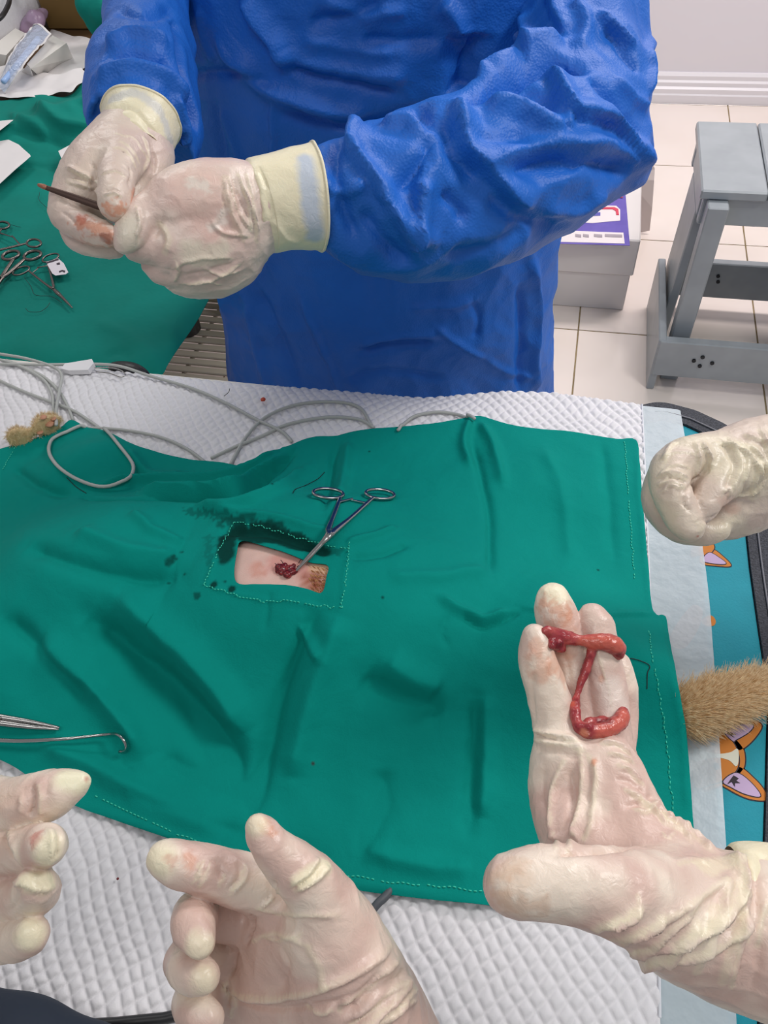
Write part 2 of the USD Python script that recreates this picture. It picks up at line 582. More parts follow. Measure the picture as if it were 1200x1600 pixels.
# ------------------------------------------------------------------ white carton on the floor
m_carton = mat('white_card', S(226, 221, 219), 0.6)
m_purple = mat('purple_print', S(92, 78, 170), 0.5, vary=(S(120, 104, 196), 7.0))
m_print_white = mat('white_print', S(232, 224, 226), 0.5)
m_print_red = mat('red_print', S(214, 66, 92), 0.5)
m_print_grey = mat('grey_print', S(165, 155, 165), 0.5)
m_print_blue = mat('blue_print', S(92, 90, 176), 0.5)
ct = thing('carton', 'white cardboard carton with purple printed lid on the floor behind the surgeon', 'box', (0.0, 2.36, 0))
obj('base', box(-0.28, 0.222, 2.172, 2.6, 0, 0.135, 0.003), m_carton, ct, smooth=False)
obj('lid', box(-0.285, 0.23, 2.164, 2.608, 0.136, 0.262, 0.004), m_carton, ct, smooth=False)


def printed(name, poly, z, material, parent, t=0.0012):
    return obj(name, slab(px(poly, z)[:, :2], z, z + t), material, parent, smooth=False)


printed('label', [(984, 384), (976, 288), (800, 283), (800, 379)], 0.2622, m_purple, ct)
printed('label_panel', [(976, 381), (974, 364), (862, 360), (862, 378)], 0.2635, m_print_white, ct)
printed('label_panel', [(969, 345), (969, 328), (963, 322), (932, 321), (880, 338), (880, 346), (925, 349)], 0.2635, m_print_white, ct)
printed('label_mark', [(967, 336), (966, 327), (960, 324), (930, 324), (930, 327), (957, 327), (962, 330), (963, 336)], 0.265, m_print_red, ct)
printed('label_mark', [(973, 309), (973, 301), (950, 301), (950, 309)], 0.265, m_print_red, ct)
printed('label_mark', [(938, 337), (938, 332), (920, 333), (920, 338)], 0.265, m_print_blue, ct)
for a, b in ((899, 908), (911, 920), (928, 941), (945, 972)):
    printed('label_text', [(b, 371), (b, 367), (a, 366), (a, 370)], 0.265, m_print_grey, ct)
FY = at(1003, 366, 0)[1]
fq = [on_y(*p, FY) for p in [(991, 370), (1014, 365), (1018, 330), (1021, 290), (1022, 276), (1019, 270), (1012, 268), (1002, 272), (990, 280), (980, 288)]]
fp = shapely.Polygon([(p[0], p[2]) for p in fq])
fm = trimesh.creation.extrude_polygon(fp, 0.005, engine='earcut')
fm.vertices = fm.vertices[:, [0, 2, 1]] * A([1, 1, 1]) + A([0, FY, 0])
fm.vertices[:, 1] += 0.03 * np.clip((fm.vertices[:, 2] - 0.12) / 0.1, 0, 1) ** 2
fm.vertices[:, 2] -= fm.vertices[:, 2].min()
fm.fix_normals()
tag(obj('card_flap', fm, mat('card_liner', S(206, 194, 192), 0.7), smooth=False), 'upright white cardboard piece with curved top just right of the carton', 'cardboard')

# ------------------------------------------------------------------ slatted rack and lime bag under the trolley
m_rack = mat('dull_steel', S(164, 158, 146), 0.5, metallic=0.2)
m_dark = mat('black_plastic', S(32, 32, 34), 0.4)
rk = thing('slatted_rack', 'dull metal slatted rack low beside the instrument trolley', 'rack', (-0.85, 1.55, 0))
for k in range(26):
    y = 1.22 + k * 0.03
    obj('slat', box(-1.35, -0.45, y, y + 0.021, 0.292, 0.3, 0.002), m_rack, rk, smooth=False)
for x in (-1.3, -1.05, -0.945, -0.79, -0.5):
    obj('cross_bar', tube([(x, 1.2, 0.284), (x, 2.0, 0.284)], 0.006, 8), m_rack, rk)
for x in (-1.33, -0.47):
    for y in (1.23, 1.97):
        obj('foot', tube([(x, y, 0), (x, y, 0.29)], 0.012, 10), m_rack, rk)
cs = thing('post', 'grey upright post with dark collar on the slatted rack', 'post', (-0.985, 1.53, 0.3))
obj('pole', tube([(-0.985, 1.53, 0.31), (-0.985, 1.53, 0.843)], 0.022, 16), mat('post_grey', S(120, 116, 112), 0.4), cs)
obj('collar', tube([(-0.985, 1.53, 0.301), (-0.985, 1.53, 0.306), (-0.985, 1.53, 0.34), (-0.985, 1.53, 0.36)], [0.03, 0.034, 0.034, 0.026], 16), m_dark, cs)
fb = Field((-1.0, 1.55, 0.29), (-0.5, 1.9, 0.66), 0.008)
for x in (-0.87, -0.68):
    for y in (1.64, 1.78):
        fb.cone((x, y, 0.36), (x, y, 0.54), 0.05, 0.045, 0.03)
for z in (0.386, 0.45, 0.54):
    fb.cone((-0.86, 1.71, z), (-0.69, 1.71, z), 0.08, 0.08, 0.05)
bm = fb.mesh(2)
obj('plastic_bag', bm, mat('lime_plastic', S(178, 214, 20), 0.35, bump=(14, 0.4, 0.02)), label='lime green plastic bag glimpsed between the trolley drape and blue gown', cat='bag')

# ------------------------------------------------------------------ operating table, mat and pad
TZ = 0.92
m_steel = mat('steel', S(176, 176, 178), 0.28, metallic=0.9)
m_white_edge = mat('white_enamel', S(226, 222, 214), 0.35)
tb = thing('operating_table', 'white-edged operating table under the turquoise mat and quilted pad', 'table', (-0.3, 0.33, 0))
ol = shapely.box(-0.92, -0.06, 0.262, 0.678).buffer(0.045)
tt = trimesh.creation.extrude_polygon(ol, 0.04, engine='earcut')
tt.apply_translation((0, 0, 0.862))
obj('tabletop', tt, m_white_edge, tb, smooth=35)
obj('column', tube([(-0.33, 0.33, 0.07), (-0.33, 0.33, 0.87)], 0.06, 24), m_steel, tb)
for x in (-0.72, 0.06):
    obj('foot_bar', box(x - 0.035, x + 0.035, 0.05, 0.61, 0, 0.05, 0.006), m_steel, tb, smooth=False)
obj('spine', box(-0.72, 0.06, 0.29, 0.37, 0.03, 0.08, 0.006), m_steel, tb, smooth=False)

m_mat = mat('turquoise_canvas', S(0, 150, 168), 0.7, bump=(420, 0.35, 0.001), vary=(S(0, 142, 160), 20.0))
m_band = mat('dark_webbing', S(52, 54, 60), 0.75, bump=(520, 0.9, 0.002), vary=(S(74, 76, 84), 420.0))
pm = thing('pet_mat', 'turquoise pet mat with cartoon dog print and dark zipped border under the pad', 'mat', (0.0, 0.33, 0.902))
mo = shapely.Polygon([(-0.5, -0.05), (0.195, -0.05)] + [tuple(p) for p in px([(1200, 1085), (1185, 985), (1171, 885), (1162, 800), (1158, 745), (1150, 718), (1132, 697), (1108, 682), (1072, 665), (1035, 655)], 0.915)[:, :2]] + [(0.04, 0.662), (-0.5, 0.662)]).buffer(-0.012).buffer(0.012)
mv = trimesh.creation.extrude_polygon(mo, 0.010, engine='earcut')
mv.apply_translation((0, 0, 0.903))
obj('canvas', mv, m_mat, pm, smooth=35)
bd = mo.buffer(0.03).difference(mo.buffer(0.001))
bv = trimesh.creation.extrude_polygon(bd, 0.014, engine='earcut')
bv.apply_translation((0, 0, 0.902))
obj('border', bv, m_band, pm, smooth=35)
z_ = mo.buffer(0.012)
zp = A(z_.exterior.coords)
zs = [(p[0], p[1], 0.917) for p in zp if p[0] > 0.1]
obj('piping', tube(spline(zs, 200), 0.0011, 6), mat('grey_thread', S(120, 120, 126), 0.6), pm)

# printed dog faces on the mat (flat print)
m_orange = mat('print_orange', S(205, 124, 40), 0.7)
m_lilac = mat('print_lilac', S(196, 170, 205), 0.7)
m_cream = mat('print_cream', S(226, 224, 205), 0.7)
m_ink = mat('print_ink', S(40, 28, 40), 0.7)


def smooth_poly(pts, n=60, sharp=False):
    return pts if sharp else [tuple(p) for p in spline(pts, n, closed=True)[:-1]]


def mat_print(pts, lvl, material, ink=0.0011, sharp=False):
    q = shapely.Polygon(px(smooth_poly(pts, sharp=sharp), 0.9133)[:, :2]).buffer(0)
    if ink:
        e = q.buffer(ink)
        obj('print', cat_(*[trimesh.creation.extrude_polygon(g, 0.0003 + lvl * 0.0002, engine='earcut') for g in getattr(e, 'geoms', [e])]).apply_translation((0, 0, 0.913)), m_ink, pm, smooth=False)
    obj('print', cat_(*[trimesh.creation.extrude_polygon(g, 0.0004 + lvl * 0.0002, engine='earcut') for g in getattr(q, 'geoms', [q])]).apply_translation((0, 0, 0.913)), material, pm, smooth=False)


def dog_print(ear1, in1, ear2, in2, back, face, blaze, eyes, tufts):
    for e, i in ((ear1, in1), (ear2, in2)):
        mat_print(e, 0, m_orange)
        mat_print(i, 2, m_lilac, 0.0008)
    mat_print(back, 0, m_orange)
    mat_print(face, 1, m_orange)
    mat_print(blaze, 3, m_cream, 0)
    for e in eyes:
        mat_print(e, 3, m_ink, 0)
    for t in tufts:
        mat_print(t, 4, m_ink, 0, True)


dog_print([(1148, 1164), (1128, 1142), (1150, 1128), (1180, 1127), (1190, 1136), (1175, 1158), (1156, 1172)],
          [(1145, 1158), (1132, 1143), (1152, 1133), (1176, 1133), (1170, 1144), (1150, 1156)],
          [(1152, 1198), (1180, 1218), (1196, 1238), (1198, 1250), (1170, 1248), (1140, 1234), (1128, 1222)],
          [(1150, 1208), (1172, 1222), (1188, 1244), (1165, 1241), (1142, 1230), (1130, 1221)],
          [(1110, 1150), (1140, 1150), (1160, 1168), (1164, 1190), (1158, 1206), (1140, 1218), (1120, 1230), (1095, 1228)],
          [(1085, 1140), (1122, 1141), (1145, 1160), (1154, 1184), (1150, 1204), (1132, 1218), (1108, 1226), (1085, 1225)],
          [(1086, 1170), (1115, 1178), (1140, 1176), (1152, 1170), (1154, 1186), (1150, 1198), (1138, 1188), (1115, 1184), (1086, 1190)],
          [[(1115, 1192), (1121, 1193), (1124, 1199), (1120, 1203), (1115, 1200)], [(1113, 1156), (1118, 1158), (1118, 1164), (1113, 1165)]],
          [[(1130, 1136), (1140, 1138), (1138, 1144), (1150, 1148), (1143, 1149), (1147, 1153), (1136, 1147), (1136, 1143)],
           [(1146, 1212), (1154, 1217), (1150, 1220), (1156, 1224), (1148, 1224), (1148, 1230), (1143, 1222), (1136, 1226), (1142, 1217)]])
mat_print([(1112, 858), (1128, 868), (1142, 884), (1118, 884), (1096, 880), (1096, 866)], 0, m_orange)
mat_print([(1108, 864), (1124, 872), (1134, 881), (1116, 881), (1098, 876)], 2, m_lilac, 0.0008)
mat_print([(1085, 845), (1108, 846), (1116, 855), (1108, 866), (1092, 868), (1080, 868)], 1, m_orange)
mat_print([(1104, 963), (1112, 962), (1118, 969), (1116, 977), (1104, 978), (1096, 970)], 0, m_orange, 0)
for lay in ([(1068, 960), (1085, 945), (1098, 955), (1090, 985), (1070, 1012), (1052, 1010), (1048, 992)],):
    mat_print(lay, 0, mat('print_pink', S(226, 140, 110), 0.7), 0)
mat_print([(1080, 1068), (1090, 1060), (1102, 1068), (1100, 1082), (1084, 1084)], 0, m_cream, 0)
mat_print([(1072, 1178), (1092, 1160), (1112, 1172), (1108, 1206), (1086, 1214), (1070, 1204)], 0, m_cream, 0)
mat_print([(1086, 1170), (1100, 1170), (1102, 1186), (1088, 1188)], 1, m_ink, 0)

# quilted absorbent pad: white tissue face with a pale film border
EDGE = [tuple(p) for p in px([(1063, 640), (1083, 760), (1104, 900), (1115, 1030), (1124, 1170), (1135, 1340), (1150, 1595)], 0.918)[:, :2]]
SEAM = [tuple(p) for p in px([(1003, 632), (1008, 740), (1014, 900), (1019, 1050), (1023, 1200), (1027, 1400), (1031, 1590)], 0.92)[:, :2]]


def pad_z(x, y, quilt=True):
    x, y = A(x, float), A(y, float)
    z = 0.9195 + 0.004 * (meshkit.fbm(np.stack([x * 7, y * 7, x * 0 + 3.1], -1), 2, 5) - 0.5)
    far = np.clip((y - 0.675) / 0.05, 0, 1)
    z = z - 0.016 * far ** 2 * np.clip((-0.05 - x) / 0.1, 0, 1)
    if quilt:
        w = meshkit.fbm(np.stack([x * 30, y * 30, x * 0], -1), 2, 2) * 0.006
        a, b = (x + w) * 0.76 + (y + w) * 0.65, -(x - w) * 0.76 + (y + w) * 0.65
        p = 0.0112
        q = np.minimum(np.abs(np.sin(math.pi * a / p)), np.abs(np.sin(math.pi * b / p)))
        z = z + 0.0017 * (1 - np.exp(-(q / 0.42) ** 2)) + 0.0009 * np.abs(np.sin(math.pi * a / p)) * np.abs(np.sin(math.pi * b / p))
    return z


m_pad = mat('pad_tissue', S(229, 227, 230), 0.85, bump=(900, 0.25, 0.0006))
nodes = {'p': ('principled_bsdf', {'base_color': S(196, 208, 214), 'roughness': 0.4}), 't': ('transparent_bsdf', {'color': (0.96, 0.98, 1.0)}), 'm': ('mix_closure', {'fac': 0.80}),
         'tc': ('texture_coordinate', {}), 'bn': ('noise_texture', {'scale': 60.0, 'detail': 3.0}), 'b': ('bump', {'strength': 0.35, 'distance': 0.004})}
m_film = usdkit.material(stage, '/World/Looks/pad_film', nodes, [('tc.object', 'bn.vector'), ('bn.fac', 'b.height'), ('b.normal', 'p.normal'), ('t.BSDF', 'm.closure1'), ('p.BSDF', 'm.closure2')], surface='m.closure')
pd = thing('absorbent_pad', 'white quilted absorbent pad with pale film border covering the operating table', 'pad', (-0.3, 0.33, 0.916))
seam = spline(SEAM, 40)
edge = spline(EDGE, 40)
PY0, PY1 = -0.045, 0.728
poly = [(-0.9, PY0), *[(x, max(min(y, PY1), PY0)) for x, y in seam[::-1]], (-0.9, PY1 - 0.012)]
poly = [(-0.9, PY0)] + [(seam[-1][0], PY0)] + [tuple(p) for p in seam[::-1]] + [(0.012, 0.742), (-0.18, 0.724), (-0.38, 0.712), (-0.6, 0.708), (-0.9, 0.70)]
v2, f2 = tri_fill(poly, 0.0016, coarse=(shapely.Polygon([(-0.62, 0.26), (-0.3, 0.17), (0.0, 0.16), (0.1, 0.2), (0.1, 0.6), (-0.1, 0.58), (-0.34, 0.49), (-0.56, 0.5)]), 5))
v3 = np.c_[v2, pad_z(v2[:, 0], v2[:, 1])]
obj('quilted_sheet', thick(v3, f2, 0.0014), m_pad, pd, smooth=True)
poly = [tuple(p) for p in seam] + [(seam[-1][0], PY0), (edge[-1][0], PY0)] + [tuple(p) for p in edge[::-1]]
v2, f2 = tri_fill(poly, 0.006)
v3 = np.c_[v2, pad_z(v2[:, 0], v2[:, 1], False) - 0.001]
obj('film_border', (v3, f2), m_film, pd, smooth=True)
sq = np.c_[seam, pad_z(seam[:, 0], seam[:, 1], False) + 0.001]
obj('seam', tube(sq, 0.0013, 6), mat('seam_white', S(222, 224, 230), 0.7), pd)
# ------------------------------------------------------------------ patient and drape: heights over the pad
def lump(x, y, cx, cy, sx, sy, h, rot=0.0, p=1.0):
    c, s = math.cos(rot), math.sin(rot)
    u, v = (x - cx) * c + (y - cy) * s, -(x - cx) * s + (y - cy) * c
    return h * np.exp(-((u / sx) ** 2 + (v / sy) ** 2) ** p)


def body_z(x, y):
    b = lump(x, y, -0.20, 0.375, 0.21, 0.115, 0.082, 0.05, 1.35)
    b = np.maximum(b, lump(x, y, -0.43, 0.36, 0.15, 0.10, 0.078, 0.1, 1.3))
    b = np.maximum(b, lump(x, y, 0.02, 0.36, 0.12, 0.09, 0.05, 0, 1.3))
    return b


def drape_z(x, y):
    x, y = A(x, float), A(y, float)
    b = 0.0
    for dx, dy, w in ((0, 0, 0.4), (0.02, 0, 0.15), (-0.02, 0, 0.15), (0, 0.02, 0.15), (0, -0.02, 0.15)):
        b = b + w * body_z(x + dx, y + dy)
    b = b + lump(x, y, -0.30, 0.47, 0.16, 0.045, 0.022, 0.1) + lump(x, y, -0.54, 0.52, 0.07, 0.045, 0.03, 0.6) + lump(x, y, -0.05, 0.56, 0.15, 0.06, 0.012, 0.2)
    b = b + lump(x, y, 0.10, 0.35, 0.08, 0.05, 0.018) + lump(x, y, 0.155, 0.332, 0.045, 0.032, 0.016, -0.2)
    b = b + lump(x, y, -0.52, 0.24, 0.09, 0.05, 0.03, -0.4)
    P = np.stack([x * 9, y * 9, x * 0 + 0.7], -1)
    n = meshkit.fbm(P, 3, 3) - 0.5
    return 0.9265 + b + 0.012 * n


def on_drape(px_, py_, up=0.0):
    """Where the line of sight through a picture point meets the drape."""
    d = ray(px_, py_)
    t = np.linspace((1.15 - CAM[2]) / d[2], (0.9 - CAM[2]) / d[2], 400)
    P = CAM + d * t[:, None]
    k = np.argmax(P[:, 2] < drape_z(P[:, 0], P[:, 1]) + up)
    return P[k]


OUT = [(-40, 712), (0, 702), (30, 692), (60, 683), (95, 668), (112, 657), (135, 668), (160, 672), (200, 690), (245, 706), (300, 718), (345, 722), (385, 727), (425, 712), (460, 692), (490, 682), (520, 680), (560, 672), (600, 668), (640, 666), (690, 660), (735, 652), (752, 651), (775, 658), (820, 667), (900, 676), (960, 684), (994, 686),
       (999, 720), (1003, 770), (1008, 830), (1013, 890), (1021, 958), (1040, 961), (1046, 1000), (1055, 1050), (1064, 1095), (1073, 1150), (1079, 1220), (1085, 1300), (1088, 1370), (1086, 1424),
       (1000, 1428), (900, 1424), (830, 1420), (760, 1414), (680, 1406), (610, 1398), (550, 1389), (480, 1374), (400, 1352), (330, 1332), (250, 1306), (170, 1278), (130, 1264), (90, 1245), (60, 1226), (30, 1203), (0, 1187), (-40, 1172), (-60, 1100), (-60, 850)]
HOLE = [(370, 862), (376, 845), (400, 849), (430, 858), (460, 868), (485, 878), (512, 882), (510, 900), (503, 926), (480, 920), (450, 914), (425, 913), (400, 913), (368, 908)]
out3 = A([on_drape(*p) for p in OUT])
hol3 = A([on_drape(*p) for p in HOLE])
outline = spline(out3[:, :2], 420, closed=True)[:-1]
v2, f2 = tri_fill([tuple(p) for p in outline], 0.0026, [[tuple(p) for p in spline(hol3[:, :2], 80, closed=True)[:-1]]])
v3 = np.c_[v2, drape_z(v2[:, 0], v2[:, 1])]
dm = trimesh.Trimesh(v3, f2, process=False)
DRAPE_FOLDS = [
    # long soft creases
    ([(500, 950), (470, 1000), (440, 1080), (420, 1170), (388, 1275)], 0.010, 0.006, 'v'), ([(535, 960), (505, 1040), (480, 1120), (455, 1220)], 0.016, 0.007), ([(465, 975), (480, 1010), (500, 1030)], 0.005, 0.004, 'f'),
    ([(130, 960), (190, 1010), (260, 1070), (330, 1150), (370, 1230)], 0.018, 0.011, 'v'), ([(180, 930), (260, 990), (330, 1060), (390, 1150)], 0.016, 0.009), ([(60, 1000), (130, 1060), (190, 1120), (230, 1190)], 0.017, 0.010), ([(250, 1180), (300, 1210), (380, 1230)], 0.010, 0.004, 'v'),
    ([(0, 960), (60, 1010), (110, 1060), (140, 1100)], 0.012, 0.006, 'v'),
    ([(720, 958), (738, 972), (757, 980), (785, 970), (815, 952)], 0.0035, 0.0045, 'v'), ([(680, 930), (715, 950), (757, 968), (800, 955)], 0.006, 0.004), ([(815, 950), (900, 962), (960, 962), (1022, 960)], 0.004, 0.0028, 'f'), ([(700, 960), (690, 990), (700, 1010)], 0.004, 0.002, 'v'),
    ([(738, 690), (752, 740), (764, 800), (768, 900)], 0.006, 0.0035, 'v'), ([(750, 660), (770, 700), (785, 760)], 0.008, 0.005), ([(735, 655), (725, 690), (735, 730)], 0.007, 0.005), ([(528, 682), (520, 720), (514, 760), (505, 800)], 0.005, 0.0035, 'v'), ([(545, 690), (540, 730), (530, 770)], 0.008, 0.004),
    ([(130, 775), (240, 777), (330, 778), (380, 768), (420, 742), (455, 708)], 0.0055, 0.008, 'v'), ([(235, 771), (300, 778), (350, 774), (392, 754), (428, 737), (455, 712)], 0.0045, 0.011, 'v'), ([(215, 768), (300, 774), (350, 770), (392, 751), (428, 733), (456, 706)], 0.006, 0.010, 'f'), ([(150, 758), (250, 755), (330, 752), (390, 738), (440, 700)], 0.008, 0.008), ([(300, 792), (370, 790), (430, 768), (480, 730)], 0.009, 0.006),
    ([(330, 800), (420, 806), (480, 822), (540, 838)], 0.006, 0.003), ([(340, 826), (420, 830), (480, 850), (530, 862)], 0.010, 0.005, 'v'), ([(540, 850), (580, 838), (620, 826)], 0.005, 0.003), ([(545, 870), (590, 866), (640, 850)], 0.006, 0.003, 'v'),
    ([(744, 1090), (740, 1160), (736, 1230), (730, 1300)], 0.008, 0.004, 'v'), ([(760, 1080), (758, 1180), (752, 1280)], 0.010, 0.004), ([(600, 1030), (640, 1060), (690, 1080)], 0.014, 0.005), ([(560, 1060), (620, 1090), (700, 1110)], 0.016, 0.006, 'v'),
    ([(420, 925), (418, 960), (410, 985)], 0.004, 0.002, 'v'), ([(20, 730), (60, 760), (110, 775)], 0.008, 0.004, 'v'), ([(200, 700), (230, 740), (290, 745)], 0.009, 0.004), ([(205, 800), (240, 830), (290, 850)], 0.008, 0.004), ([(280, 870), (200, 860), (120, 830)], 0.012, 0.005), ([(280, 900), (210, 905), (120, 880), (40, 850)], 0.012, 0.006, 'v'),
    ([(850, 700), (880, 780), (890, 880)], 0.010, 0.002), ([(940, 690), (952, 780), (960, 880)], 0.008, 0.002, 'v'), ([(600, 900), (680, 900), (760, 890)], 0.010, 0.003), ([(60, 1160), (150, 1200), (260, 1260), (360, 1300)], 0.012, 0.006), ([(200, 1240), (300, 1275), (400, 1310), (500, 1335)], 0.008, 0.003, 'v'), ([(560, 1320), (640, 1350), (740, 1360)], 0.009, 0.003), ([(600, 1200), (590, 1270), (560, 1340)], 0.010, 0.003, 'v'),
    # hems
    ([(994, 700), (1000, 790), (1008, 880), (1016, 955)], 0.004, 0.0016), ([(1030, 965), (1046, 1050), (1064, 1140), (1074, 1280)], 0.004, 0.0016), ([(130, 1256), (250, 1300), (400, 1344), (550, 1380), (750, 1404)], 0.004, 0.0016),
    # patch round the window
    ([(366, 815), (340, 866), (318, 915)], 0.003, 0.0016), ([(318, 915), (400, 935), (450, 940), (533, 951)], 0.003, 0.0016), ([(533, 951), (540, 900), (547, 847)], 0.003, 0.0016)]
crumple(dm, 0.0040, 0.085, 1, 1, 21, 0.4)
fold(dm, [(a[0], a[1] * 0.9, a[2] * (1.9 if a[1] > 0.004 else 1.2), *a[3:]) for a in DRAPE_FOLDS])
v_ = A(dm.vertices)
v_[:, 2] = np.maximum(v_[:, 2], pad_z(v_[:, 0], v_[:, 1], False) + 0.0045)
dm.vertices = v_
NT = normals(dm)
teal = A(S(0, 138, 127))
col = np.tile(teal, (len(dm.vertices), 1)) * (1 + 0.08 * (meshkit.fbm(dm.vertices * 26, 3)[:, None] - 0.5))
wet = A(S(0, 56, 50))
paint(dm, col, [([(352, 838), (375, 832), (420, 838), (470, 850), (505, 866)], 0.0085, wet, 0.95, 0.16), ([(352, 868), (358, 846), (372, 828)], 0.0095, wet, 0.95, 0.2), ([(380, 840), (430, 846), (470, 858)], 0.007, wet, 0.95, 0.1), ([(395, 822), (440, 832), (480, 850)], 0.0055, wet, 0.95, 0.3), ([(345, 818), (390, 806)], 0.005, wet, 0.6, 0.9), ([(420, 818), (440, 824)], 0.005, wet, 0.8, 0.3), ([(465, 838), (478, 846)], 0.004, wet, 0.8, 0.3), ([(490, 862), (530, 862)], 0.005, wet, 0.5, 0.6),
                ([(332, 914)], 0.0042, wet, 0.95, 0.1), ([(361, 922)], 0.0042, wet, 0.95, 0.1), ([(309, 932)], 0.004, wet, 0.7, 0.4), ([(271, 872), (262, 880)], 0.003, wet, 0.8, 0.3), ([(284, 864)], 0.0022, wet, 0.8, 0.2), ([(287, 898)], 0.0022, wet, 0.8, 0.2), ([(263, 910)], 0.002, wet, 0.8, 0.2), ([(352, 910)], 0.002, wet, 0.8, 0.2),
                ([(295, 800), (340, 805), (400, 820)], 0.004, wet, 0.5, 1.2), ([(330, 880), (325, 840)], 0.004, wet, 0.3, 1.4), ([(578, 705)], 0.0018, wet, 1, 0), ([(425, 754)], 0.0014, wet, 1, 0), ([(598, 933)], 0.0014, wet, 1, 0), ([(490, 1194)], 0.0018, A(S(60, 20, 24)), 1, 0.2), ([(935, 890)], 0.0012, wet, 1, 0)], NT, 3.0)
nodes = {'p': ('principled_bsdf', {'roughness': 0.85, 'specular_ior_level': 0.12}), 'a': ('attribute', {'attribute': 'tint'}), 'tc': ('texture_coordinate', {}), 'bn': ('noise_texture', {'scale': 700.0, 'detail': 2.0}), 'b': ('bump', {'strength': 0.3, 'distance': 0.0006}),
         'bn2': ('noise_texture', {'scale': 38.0, 'detail': 4.0, 'distortion': 0.6}), 'b2': ('bump', {'strength': 0.22, 'distance': 0.006})}
m_drape = usdkit.material(stage, '/World/Looks/drape_cotton', nodes, [('a.color', 'p.base_color'), ('tc.object', 'bn.vector'), ('tc.object', 'bn2.vector'), ('bn.fac', 'b.height'), ('bn2.fac', 'b2.height'), ('b2.normal', 'b.normal'), ('b.normal', 'p.normal')], surface='p.BSDF')
dr = thing('surgical_drape', 'green cotton surgical drape with a stitched window lying over the patient', 'drape', (-0.2, 0.35, 0.92))
tv, tf = thick(A(dm.vertices), A(dm.faces), 0.0008)
obj('cloth', (tv, tf), m_drape, dr, tint=np.vstack([col, col]))
m_thread = mat('green_thread', S(60, 205, 175), 0.6)
DT = cKDTree(dm.vertices[:, :2])


def drape_pts(pts, n, up=0.0004):
    """Points laid on the finished drape under a picture line."""
    q = spline(pick(dm, spline(A(pts, float), 40), NT), n)
    for _ in range(2):
        q[1:-1] = (q[:-2] + 2 * q[1:-1] + q[2:]) / 4
    q[:, 2] = dm.vertices[DT.query(q[:, :2])[1], 2] + up
    return q


def stitches(name, pts, pitch=0.0042, dash=0.0028):
    q = drape_pts(pts, 2)
    L = np.linalg.norm(np.diff(pick(dm, spline(A(pts, float), 30), NT), axis=0), axis=1).sum()
    n = int(L / pitch)
    q = drape_pts(pts, n * 4)
    ms = []
    for k in range(n):
        if rng.random() < 0.93:
            s = q[k * 4:k * 4 + 3]
            ms.append(tube(A([s[0], s[1] + [0, 0, 0.0003], s[2]]), 0.00055, 5))
    obj(name, cat_(*ms), m_thread, dr, kind='stuff')


for q in ([(366, 815), (340, 866), (318, 915)], [(318, 915), (400, 938), (450, 940), (533, 951)], [(533, 951), (541, 900), (547, 847)], [(366, 815), (420, 826), (480, 845), (547, 858)]):
    stitches('window_stitching', q, 0.0034, 0.0025)
for q in ([(145, 1243), (200, 1268), (250, 1292), (330, 1320), (400, 1338), (480, 1356), (560, 1371), (650, 1383), (755, 1391), (830, 1396)], [(1013, 985), (1022, 1040), (1033, 1100), (1042, 1160), (1048, 1230), (1054, 1310)], [(976, 690), (981, 760), (987, 840), (992, 905)], [(30, 690), (15, 715), (4, 735)]):
    stitches('hem_stitching', q)

# the patient: one body under the drape; belly skin, fore paws and tail show
fb = Field((-0.82, 0.2, 0.915), (0.24, 0.64, 1.03), 0.0045)
gx = fb.lo[0] + fb.h * np.arange(fb.n[0])
gy = fb.lo[1] + fb.h * np.arange(fb.n[1])
gz = fb.lo[2] + fb.h * np.arange(fb.n[2])
GX, GY = np.meshgrid(gx, gy, indexing='ij')
hz = body_z(GX, GY)
top = np.minimum(drape_z(GX, GY) - 0.0045, 0.92 + hz)
fb.v = np.maximum((gz[None, None, :] - top[..., None]) * 0.75, np.maximum(0.9235 - gz[None, None, :], (0.02 - hz)[..., None] * 0.8)).astype(np.float32)
paw1, paw2 = at(73, 667, 0.939), at(30, 686, 0.938)
fb.chain([(-0.46, 0.40, 0.965), (-0.53, 0.47, 0.95), paw1], [0.03, 0.016, 0.0165], 0.012)
fb.chain([(-0.50, 0.38, 0.962), (-0.60, 0.46, 0.948), paw2], [0.03, 0.016, 0.0155], 0.012)
fb.chain([(0.02, 0.40, 0.95), (-0.02, 0.47, 0.945), (0.05, 0.49, 0.94)], [0.022, 0.018, 0.013], 0.015)
fb.chain([(0.02, 0.31, 0.95), (-0.02, 0.25, 0.945), (0.04, 0.24, 0.94)], [0.022, 0.018, 0.013], 0.015)
fb.cone((-0.60, 0.36, 0.955), (-0.66, 0.36, 0.956), 0.032, 0.03, 0.02).cone((-0.66, 0.36, 0.95), (-0.70, 0.355, 0.944), 0.02, 0.015, 0.01)
for s in (-1, 1):
    fb.cone((-0.61, 0.36 + s * 0.022, 0.975), (-0.595, 0.36 + s * 0.03, 0.985), 0.012, 0.004, 0.006)
for c, d in ((paw1, ((-0.013, 0.008), (-0.005, 0.015), (0.006, 0.015), (0.015, 0.008))), (paw2, ((-0.006, 0.004), (0.004, 0.006)))):
    for x, y in d:
        fb.ball(c + A([x * 0.8, y * 0.8, 0.001]), 0.0074, 0.006)
from scipy import ndimage
from scipy.interpolate import LinearNDInterpolator
under = LinearNDInterpolator(dm.vertices[::4, :2], dm.vertices[::4, 2])(GX, GY)
foot = shapely.contains_xy(shapely.Polygon(outline).buffer(-0.004), GX, GY)
raw = np.where(np.isfinite(under), under, drape_z(GX, GY))
under = ndimage.minimum_filter(np.where(np.isfinite(under), under, 9.0), 5)
cover = np.where(foot, under - 0.0045, 9.0)
near = np.hypot((GX - hol3.mean(0)[0]) / 1.3, GY - hol3.mean(0)[1]) < 0.055
cover = np.where(near, raw - 0.003, cover)
